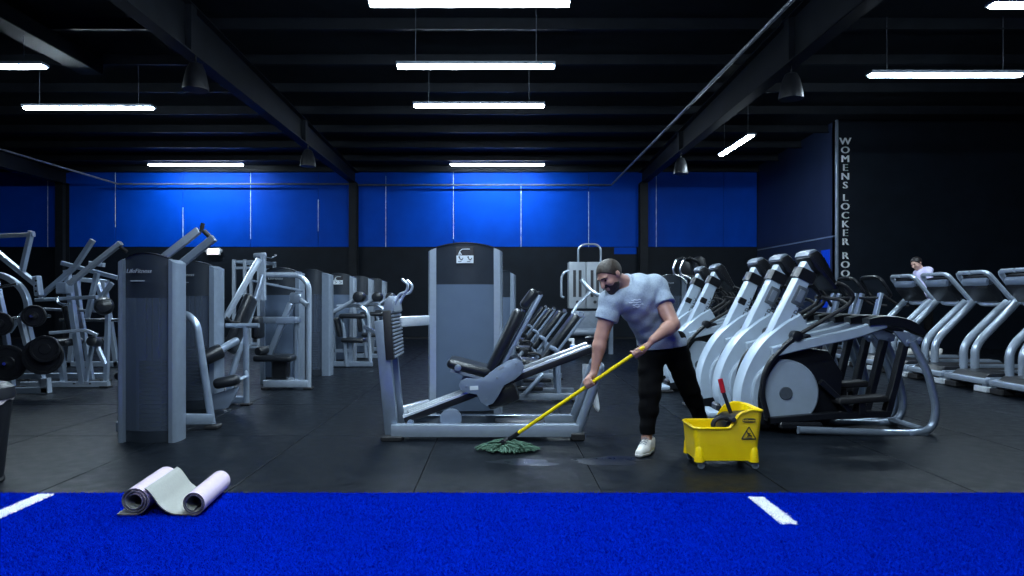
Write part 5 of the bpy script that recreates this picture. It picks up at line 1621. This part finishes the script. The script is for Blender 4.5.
def grip_hand(S, wrist, c, d, side=1.0, rh=.0145, s=1.0):
    """hand closed round a bar through c with axis d; the thumb lies towards side*d"""
    d = Vector(d).normalized(); c, wrist = Vector(c), Vector(wrist)
    e1 = wrist - c; e1 = (e1 - d * e1.dot(d)).normalized()
    e2 = d.cross(e1) * side
    def Q(o, th, r): return c + d * (o * side) + (e1 * math.cos(R(th)) + e2 * math.sin(R(th))) * r
    R0 = rh + .0095
    for k, (o, ln) in enumerate(((.030, 1.0), (.010, 1.06), (-.010, 1.0), (-.029, .88))):
        pts = [Q(o, 48, .040), Q(o, 105 * ln, R0 + .004), Q(o, 175 * ln, R0), Q(o, 235 * ln, R0 - .001)]
        rr = [.0115, .0100, .0092, .0080] if k < 3 else [.0105, .0090, .0082, .0072]
        S.cone(wrist + (pts[0] - wrist) * .12 + d * (o * side * .3), pts[0], .017, .0135, .012)
        for q in range(3):
            S.cone(pts[q], pts[q + 1], rr[q], rr[q + 1], .004)
    tb = [wrist + (c - wrist) * .35 + d * (.024 * side), Q(.042, -15, .036), Q(.040, -75, R0 + .004), Q(.030, -135, R0 + .001)]
    S.cone(tb[0], tb[1], .018, .0135, .010); S.cone(tb[1], tb[2], .0125, .0110, .004); S.cone(tb[2], tb[3], .0108, .0090, .004)

def open_hand(S, wrist, dirv, palm_n, side=1.0):
    """relaxed, slightly curled hand: thumb towards side * (palm_n x dir)"""
    x = Vector(dirv).normalized(); n = Vector(palm_n); n = (n - x * n.dot(x)).normalized(); y = n.cross(x) * side
    w = Vector(wrist)
    for k, (o, ln) in enumerate(((.028, .075), (.009, .083), (-.010, .077), (-.027, .062))):
        a = w + x * .085 + y * o
        S.cone(w + y * o * .4, a, .018, .013, .012)
        b = a + (x * .92 + n * .35) * ln * .45; c = b + (x * .7 + n * .7) * ln * .33; e_ = c + (x * .45 + n * .9) * ln * .25
        S.cone(a, b, .0105, .0095, .004); S.cone(b, c, .0092, .0085, .004); S.cone(c, e_, .0084, .0072, .004)
    a = w + x * .03 + y * .03; b = a + (x * .6 + y * .7 + n * .3) * .04; c = b + (x * .85 + y * .25 + n * .4) * .035
    S.cone(w + x * .01 + y * .01, a, .02, .015, .01); S.cone(a, b, .0135, .0115, .006); S.cone(b, c, .011, .009, .004)

def shoe(parent, heel, toe, m_up='shoe_white', m_sole='shoe_sole', lift=0.0, h=.005):
    heel, toe = Vector(heel), Vector(toe)
    x = (toe - heel).normalized(); y = V(0, 0, 1).cross(x).normalized(); z = x.cross(y)
    L = (toe - heel).length
    lo = [min(heel[i], toe[i]) - .09 for i in range(3)]; hi = [max(heel[i], toe[i]) + .17 for i in range(3)]
    S = SDF(lo, hi, h)
    def P(a, b, c): return heel + x * (a * L) + y * b + z * c
    S.cone(P(.12, 0, .055), P(.10, 0, .100), .044, .046, .02); S.cone(P(.12, 0, .052), P(.55, .004, .045), .042, .044, .03)
    S.cone(P(.55, .004, .045), P(.86, .0, .035), .046, .034, .03); S.cone(P(.10, 0, .10), P(.45, 0, .075), .040, .034, .03)
    S.cut(P(.5, 0, .020), -z); S.cut(P(.10, 0, .125), z - x * .15)
    up = sdf_obj('shoe', S, m_up, parent)
    S = SDF(lo, hi, h)
    S.cone(P(.10, 0, .03), P(.55, .002, .03), .046, .049, .03); S.cone(P(.55, .002, .03), P(.88, 0, .03), .049, .038, .03)
    S.cut(P(.5, 0, .026), z); S.cut(P(.5, 0, .001), -z)
    sdf_obj('shoe_sole', S, m_sole, up)
    g = G()
    for k in range(4):
        a = .40 + .08 * k
        zz = .128 - .010 * k
        g.tube([P(a, -.028, zz - .006), P(a + .02, 0, zz + .004), P(a, .028, zz - .006)], .0035, 0, 5)
    o = obj('laces', g, 'label_grey', up); o['kind'] = 'stuff'

# ---------------------------------------------------------------- the man with the mop
man = thing('person', 'man in grey t-shirt and black trousers bending to mop the floor', 'person', (1.4, 5.7, 0))
pel = V(1.36, 5.74, .90)
ch1, ch2 = V(1.235, 5.62, 1.10), V(1.10, 5.50, 1.27)
rs, ls = V(.885, 5.41, 1.235), V(1.245, 5.50, 1.345)
nb = V(1.035, 5.47, 1.365)
hc = V(.862, 5.355, 1.437)
rel, rwr = V(.800, 5.385, .965), V(.742, 5.365, .690)
lel, lwr = V(1.352, 5.33, 1.055), V(1.160, 5.185, .945)
rg = V(.704, 5.338, .589)
lg = MA + (MB_ - MA) * .965
rhip, lhip = V(1.275, 5.74, .87), V(1.455, 5.76, .87)
rkn, lkn = V(1.225, 5.585, .475), V(1.63, 5.90, .485)
ran, lan = V(1.195, 5.565, .115), V(1.82, 6.12, .13)
f, u, l = frame((-.68, -.48, -.58), (-.50, -.14, .85))
Bd = SDF((.60, 5.00, .02), (2.0, 6.3, 1.66), .0075)
S = Bd
S.cone(pel, ch1, .140, .140, .04); S.cone(ch1, ch2, .145, .160, .05)
S.cone(rs, ls, .085, .085, .05); S.cone(pel + V(-.07, 0, -.02), pel + V(.08, 0.01, -.02), .11, .11, .05)
S.cone(nb, hc + u * -.05 - f * .03, .066, .060, .03)
head_prims(S, hc, f, u, l, s=1.06)
for (sh, el_, wr_) in ((rs, rel, rwr), (ls, lel, lwr)):
    mid = sh + (el_ - sh) * .45
    S.cone(sh, mid, .076, .070, .012); S.cone(mid, el_, .069, .052, .004)
    m2_ = el_ + (wr_ - el_) * .3
    S.cone(el_, m2_, .051, .055, .02); S.cone(m2_, wr_, .054, .031, .02)
hdl = (MB_ - MA).normalized()
grip_hand(S, rwr, rg, hdl, 1.0)
grip_hand(S, lwr, lg, hdl, -1.0)
for (hp, kn, an) in ((rhip, rkn, ran), (lhip, lkn, lan)):
    S.cone(hp, kn, .092, .062, .04); S.cone(kn, kn + (an - kn) * .35, .060, .058, .02); S.cone(kn + (an - kn) * .35, an, .057, .038, .02)
for an, tv in ((ran, V(1.09, 5.40, .05)), (lan, V(1.71, 5.99, .05))):
    S.cone(an, an + V(0, 0, -.055), .037, .034, .03)
sdf_obj('body', S, 'skin', man)
# shirt
S = SDF((.70, 5.10, .74), (1.72, 6.05, 1.56), .008)
gr = .014
S.cone(pel + V(.01, 0, -.06), ch1, .155, .148, .04, gr); S.cone(ch1, ch2, .154, .176, .05, gr); S.cone(rs, ls, .090, .092, .05, gr)
S.cone(pel + V(-.07, 0, -.05), pel + V(.08, .01, -.05), .12, .12, .05, gr)
S.cone(nb + V(.04, .02, -.02), nb + (hc - nb) * .18, .085, .075, .03, .004)
rse, lse = rs + (rel - rs) * .56, ls + (lel - ls) * .50
spn = (ch2 - pel).normalized()
def folds(X, Y, Z):
    a = np.sin(34 * (X * .8 + Z * .55) + 6 * np.sin(5 * Z + 3 * X)) * np.exp(-((Z - .98) / .16) ** 2)
    b = np.sin(46 * (X - Z * .6) + 3 * np.sin(8 * Y)) * .6
    return a + b + .35 * np.sin(60 * Z + 20 * X)
S.ripple(folds, .0062)
S.cut(V(1.345, 5.74, .845), V(.10, 0, -1.0))
# neck opening, local to the neck
ax_ = [S.lo[i] + S.h * np.arange(S.n[i]) for i in range(3)]
X, Y, Z = np.meshgrid(*ax_, indexing='ij', sparse=True)
p, dl = np.array(nb + (hc - nb) * .30), (hc - nb).normalized()
D = (X - p[0]) * dl.x + (Y - p[1]) * dl.y + (Z - p[2]) * dl.z
rad = np.sqrt((X - p[0] - D * dl.x) ** 2 + (Y - p[1] - D * dl.y) ** 2 + (Z - p[2] - D * dl.z) ** 2)
S.v = np.where((rad < .085) & (D < .16), np.maximum(S.v, D), S.v).astype(np.float32)
# each sleeve is shaped and cut on its own, then blended into the shirt
for a_, b_, c_, ra_ in ((rs, rse, rel, .080), (ls, lse, lel, .084)):
    Q = SDF((.70, 5.10, .74), (1.72, 6.05, 1.56), .008)
    Q.cone(a_, b_ + (c_ - a_) * .25, ra_, ra_ - .002, 0, gr)
    Q.ripple(lambda X, Y, Z: np.sin(70 * Z + 30 * X + 20 * Y), .0022)
    Q.cut(b_, c_ - a_)
    k_ = .022
    hh = np.clip(.5 + .5 * (S.v - Q.v) / k_, 0, 1)
    S.v = S.v * (1 - hh) + Q.v * hh - k_ * hh * (1 - hh)
shirt = sdf_obj('t_shirt', S, 'shirt_grey', man, 'grey short-sleeved t-shirt')
# chest print
cpos = at(636, 303, 5.30)
pn = V(-.32, -.93, -.1).normalized()
uu = V(.93, -.32, .18).normalized(); vv_ = pn.cross(uu) * -1
# find the shirt surface along the view direction and lay the print on it
bpy.context.view_layer.update()
def surf(ob, px, py):
    o3 = V(0, 0, EYE); d3 = (at(px, py, 5.0) - o3).normalized()
    inv = ob.matrix_world.inverted()
    ok, loc, nor, _ = ob.ray_cast(inv @ o3, (inv.to_3x3() @ d3))
    return (ob.matrix_world @ loc, nor) if ok else (None, None)
bpy.context.view_layer.update()
g = G()
random.seed(5)
for (a, b, w_) in ((636, 300, 4.5), (635, 302.4, 6), (638, 304.6, 5.2), (636.5, 306.8, 3.4)):
    row = []
    for q in range(7):
        loc, nor = surf(shirt, a - w_ + 2 * w_ * q / 6, b + .5 * math.sin(q * 2.1) - .10 * (q - 3))
        if loc is not None: row.append(loc + nor * .003)
    if len(row) > 2: g.tube(row, .0045, 0, 5)
if g.v:
    o = obj('chest_print', g, 'logo_white', shirt, 'pale print on the chest'); o['kind'] = 'stuff'
# trousers
S = SDF((1.05, 5.40, .10), (2.0, 6.3, 1.02), .008)
gr = .012
S.cone(pel + V(0, 0, .02), pel + V(0, 0, -.04), .135, .135, .04, gr); S.cone(pel + V(-.07, 0, -.02), pel + V(.08, 0.01, -.02), .115, .115, .05, gr)
for (hp, kn, an) in ((rhip, rkn, ran), (lhip, lkn, lan)):
    S.cone(hp, kn, .108, .076, .04, gr); S.cone(kn, kn + (an - kn) * .35, .074, .068, .02, gr); S.cone(kn + (an - kn) * .35, an, .062, .042, .02, gr)
S.ripple(lambda X, Y, Z: np.sin(38 * Z + 14 * X + 2 * np.sin(9 * Y)) + .5 * np.sin(70 * Z - 20 * X), .003)
S.cut(V(0, 0, .155), V(0, 0, -1)); S.cut(V(0, 0, .985), V(0, 0, 1))
sdf_obj('trousers', S, 'trouser_black', man, 'black trousers')
# hair and beard
def head_mask(S, planes):
    for p, nrm in planes: S.cut(p, nrm)
lo = [hc[i] - .17 for i in range(3)]; hi = [hc[i] + .17 for i in range(3)]
S = SDF(lo, hi, .005)
P = head_prims(S, hc, f, u, l, .02, .007, ears=False, face=False, s=1.06)
S.ripple(lambda X, Y, Z: np.sin(220 * X + 90 * Z) * np.sin(180 * Y), .0012)
S.cut(P(.058, 0, .05), f * 1 - u * .85); S.cut(P(-.03, 0, -.035), -u - f * .15 + f * .75)
sdf_obj('hair', S, 'hair_brown', man, 'short brown hair')
S = SDF(lo, hi, .005)
head_prims(S, hc, f, u, l, .02, .005, ears=False, face=False, s=1.06)
S.ripple(lambda X, Y, Z: np.sin(260 * X) * np.sin(240 * Z + 60 * Y), .0015)
S.cut(P(.03, 0, -.046), u - f * .45); S.cut(P(.0, 0, -.05), -f - u * .15)
sdf_obj('beard', S, 'hair_brown', man, 'short dark beard')
g = G()
for q in (-1, 1):
    g.bar(P(.099, .014 * q, .029), P(.084, .050 * q, .028), .008, .008)
o = obj('eyebrows', g, 'hair_brown', man); o['kind'] = 'stuff'
for q in (-1, 1):
    g = G(); g.lathe([(.0, -.009), (.007, -.006), (.009, 0), (.007, .006), (0, .009)], P(.079, .030 * q, .006), f, 12); obj('eye', g, 'eye_dark', man)
shoe(man, V(1.235, 5.615, .002), V(1.085, 5.375, .002))
shoe(man, V(1.865, 6.165, .002), V(1.665, 5.965, .002))

# ---------------------------------------------------------------- generic distant figure
def figure(name, label, J, mats_, loc, f, u, h=.012, hair_long=False, sleeves='long', hood=False):
    t = thing(name, label, 'person', loc)
    pts = [v for v in J.values()]
    lo = [min(p[i] for p in pts) - .22 for i in range(3)]; hi = [max(p[i] for p in pts) + .24 for i in range(3)]
    lo[2] = max(lo[2], loc[2] - .02)
    f, u, l = frame(f, u)
    def limbs(S, grow, arms, legs, torso, kk=1.0):
        if torso:
            S.cone(J['pel'], J['ch'], .125, .125, .05, grow); S.cone(J['ch'], (J['rs'] + J['ls']) / 2 - V(0, 0, .04), .125, .12, .05, grow); S.cone(J['rs'], J['ls'], .06, .06, .05, grow)
        if legs:
            for s_ in 'rl':
                S.cone(J[s_ + 'h'], J[s_ + 'k'], .085, .058, .04, grow); S.cone(J[s_ + 'k'], J[s_ + 'a'], .056, .036, .02, grow)
        if arms:
            for s_ in 'rl':
                S.cone(J[s_ + 's'], J[s_ + 'e'], .052, .04, .02, grow); S.cone(J[s_ + 'e'], J[s_ + 'w'], .040, .027, .02, grow)
    S = SDF(lo, hi, h * .75)
    limbs(S, 0, True, True, True)
    S.cone((J['rs'] + J['ls']) / 2, J['hd'] - u * .05 - f * .02, .055, .052, .03)
    head_prims(S, J['hd'], f, u, l)
    for s_, q in (('r', -1), ('l', 1)):
        d = (J[s_ + 'w'] - J[s_ + 'e']).normalized()
        open_hand(S, J[s_ + 'w'], d, l * -q + V(0, 0, -.2), q)
        S.cone(J[s_ + 'a'], J[s_ + 'a'] + J['toe'] * .14 + V(0, 0, -.05), .034, .028, .02)
    sdf_obj('body', S, mats_['skin'], t)
    S = SDF(lo, hi, h); limbs(S, .016, sleeves == 'long', False, True)
    if sleeves == 'long':
        for s_ in 'rl':
            pass
    if hood:
        m_ = (J['rs'] + J['ls']) / 2
        S.ell(m_ + V(.09, 0, .055), (V(1, 0, 0), V(0, 1, 0), V(0, 0, 1)), (.085, .13, .075), .03)
        S.cone(m_ + V(0, 0, -.02), m_ + V(0, 0, .04), .08, .075, .04)
    S.cut(J['pel'] + V(0, 0, -.03), V(0, 0, -1))
    if sleeves == 'none':
        S.cut(J['rs'] + (J['rs'] - J['ls']).normalized() * .04, J['rs'] - J['ls']); S.cut(J['ls'] - (J['rs'] - J['ls']).normalized() * .04, J['ls'] - J['rs'])
    sdf_obj('top', S, mats_['top'], t)
    S = SDF(lo, hi, h)
    S.cone(J['pel'], J['pel'] + V(0, 0, -.04), .125, .125, .04, .012)
    limbs(S, .014, False, True, False)
    S.cut(J['pel'] + V(0, 0, .02), V(0, 0, 1)); S.cut(V(0, 0, min(J['ra'].z, J['la'].z) + .03), V(0, 0, -1))
    sdf_obj('leggings', S, mats_['legs'], t)
    a_, b_ = [J['hd'][i] - .3 for i in range(3)], [J['hd'][i] + .2 for i in range(3)]
    S = SDF(a_, b_, .007)
    P = head_prims(S, J['hd'], f, u, l, .02, .010, ears=False, face=False)
    if hair_long:
        S.cone(P(-.08, 0, .02), P(-.10, 0, -.13), .035, .02, .02)
    S.cut(P(.052, 0, .045), f - u * .8); S.cut(P(-.03, 0, -.06), -u + f * .55) if not hair_long else S.cut(P(.0, 0, -.02), f * .9 - u * .4)
    sdf_obj('hair', S, mats_['hair'], t)
    for q in (-1, 1):
        g = G(); g.lathe([(.0, -.009), (.007, -.006), (.009, 0), (.007, .006), (0, .009)], P(.079, .030 * q, .006), f, 10); obj('eye', g, 'eye_dark', t)
    for s_ in 'rl':
        hl = J[s_ + 'a'] - J['toe'] * .07; hl.z = J[s_ + 'a'].z - .085
        shoe(t, hl, hl + J['toe'] * .26, mats_['shoe'], 'shoe_sole', h=.008)
    return t
# walker on the treadmill, facing left, looking down
X0, Y0 = 8.06, 13.02
dk = .172
J = dict(pel=V(X0 + .02, Y0, dk + 1.02), ch=V(X0 + .01, Y0, dk + 1.27), rs=V(X0, Y0 + .17, dk + 1.55), ls=V(X0, Y0 - .17, dk + 1.55), hd=V(X0 - .12, Y0, dk + 1.74),
         rh=V(X0 + .02, Y0 + .09, dk + .92), lh=V(X0 + .02, Y0 - .09, dk + .92), rk=V(X0 - .12, Y0 + .09, dk + .51), lk=V(X0 + .06, Y0 - .09, dk + .50),
         ra=V(X0 - .14, Y0 + .09, dk + .087), la=V(X0 + .22, Y0 - .09, dk + .087), re=V(X0 + .03, Y0 + .23, dk + 1.24), le=V(X0 + .03, Y0 - .23, dk + 1.24), rw=V(X0 - .18, Y0 + .2, dk + 1.06), lw=V(X0 - .18, Y0 - .2, dk + 1.06))
J['toe'] = V(-1, 0, 0)
pts_toe = J.pop('toe')
def with_toe(J, tv):
    class D(dict):
        def values(self): return [v for k, v in self.items() if k != 'toe']
    d = D(J); d['toe'] = tv; return d
figure('person', 'person in a lilac hoodie walking on a treadmill, looking down', with_toe(J, V(-1, 0, 0)), dict(skin='skin_pale', top='hoodie_lilac', legs='trouser_black', hair='hair_dark', shoe='shoe_white'), (X0, Y0, dk), (-.85, -.25, -.45), (-.4, 0, .9), hood=True)
# woman standing far back beside the left row
q = at(377.5, 340, 17.2)
X0, Y0, dk = q.x, 17.2, 0.0
J = dict(pel=V(X0 + .02, Y0, .93), ch=V(X0 + .0, Y0, 1.12), rs=V(X0 + .01, Y0 + .15, 1.38), ls=V(X0 - .03, Y0 - .15, 1.38), hd=V(X0 + .01, Y0 + .01, 1.62),
         rh=V(X0 + .02, Y0 + .08, .88), lh=V(X0 + .02, Y0 - .08, .88), rk=V(X0 + .04, Y0 + .09, .48), lk=V(X0, Y0 - .09, .48), ra=V(X0 + .02, Y0 + .1, .087), la=V(X0 + .0, Y0 - .1, .087),
         re=V(X0 + .10, Y0 + .20, 1.12), le=V(X0 + .06, Y0 - .21, 1.12), rw=V(X0 + .30, Y0 + .14, 1.02), lw=V(X0 + .27, Y0 - .17, 1.02))
figure('person', 'woman in black sleeveless top standing far back beside the left row', with_toe(J, V(1, 0, 0)), dict(skin='skin_pale', top='trouser_black', legs='trouser_black', hair='hair_dark', shoe='shoe_white'), (X0, Y0, 0), (.85, .3, -.2), (0, 0, 1), hair_long=True, sleeves='none')
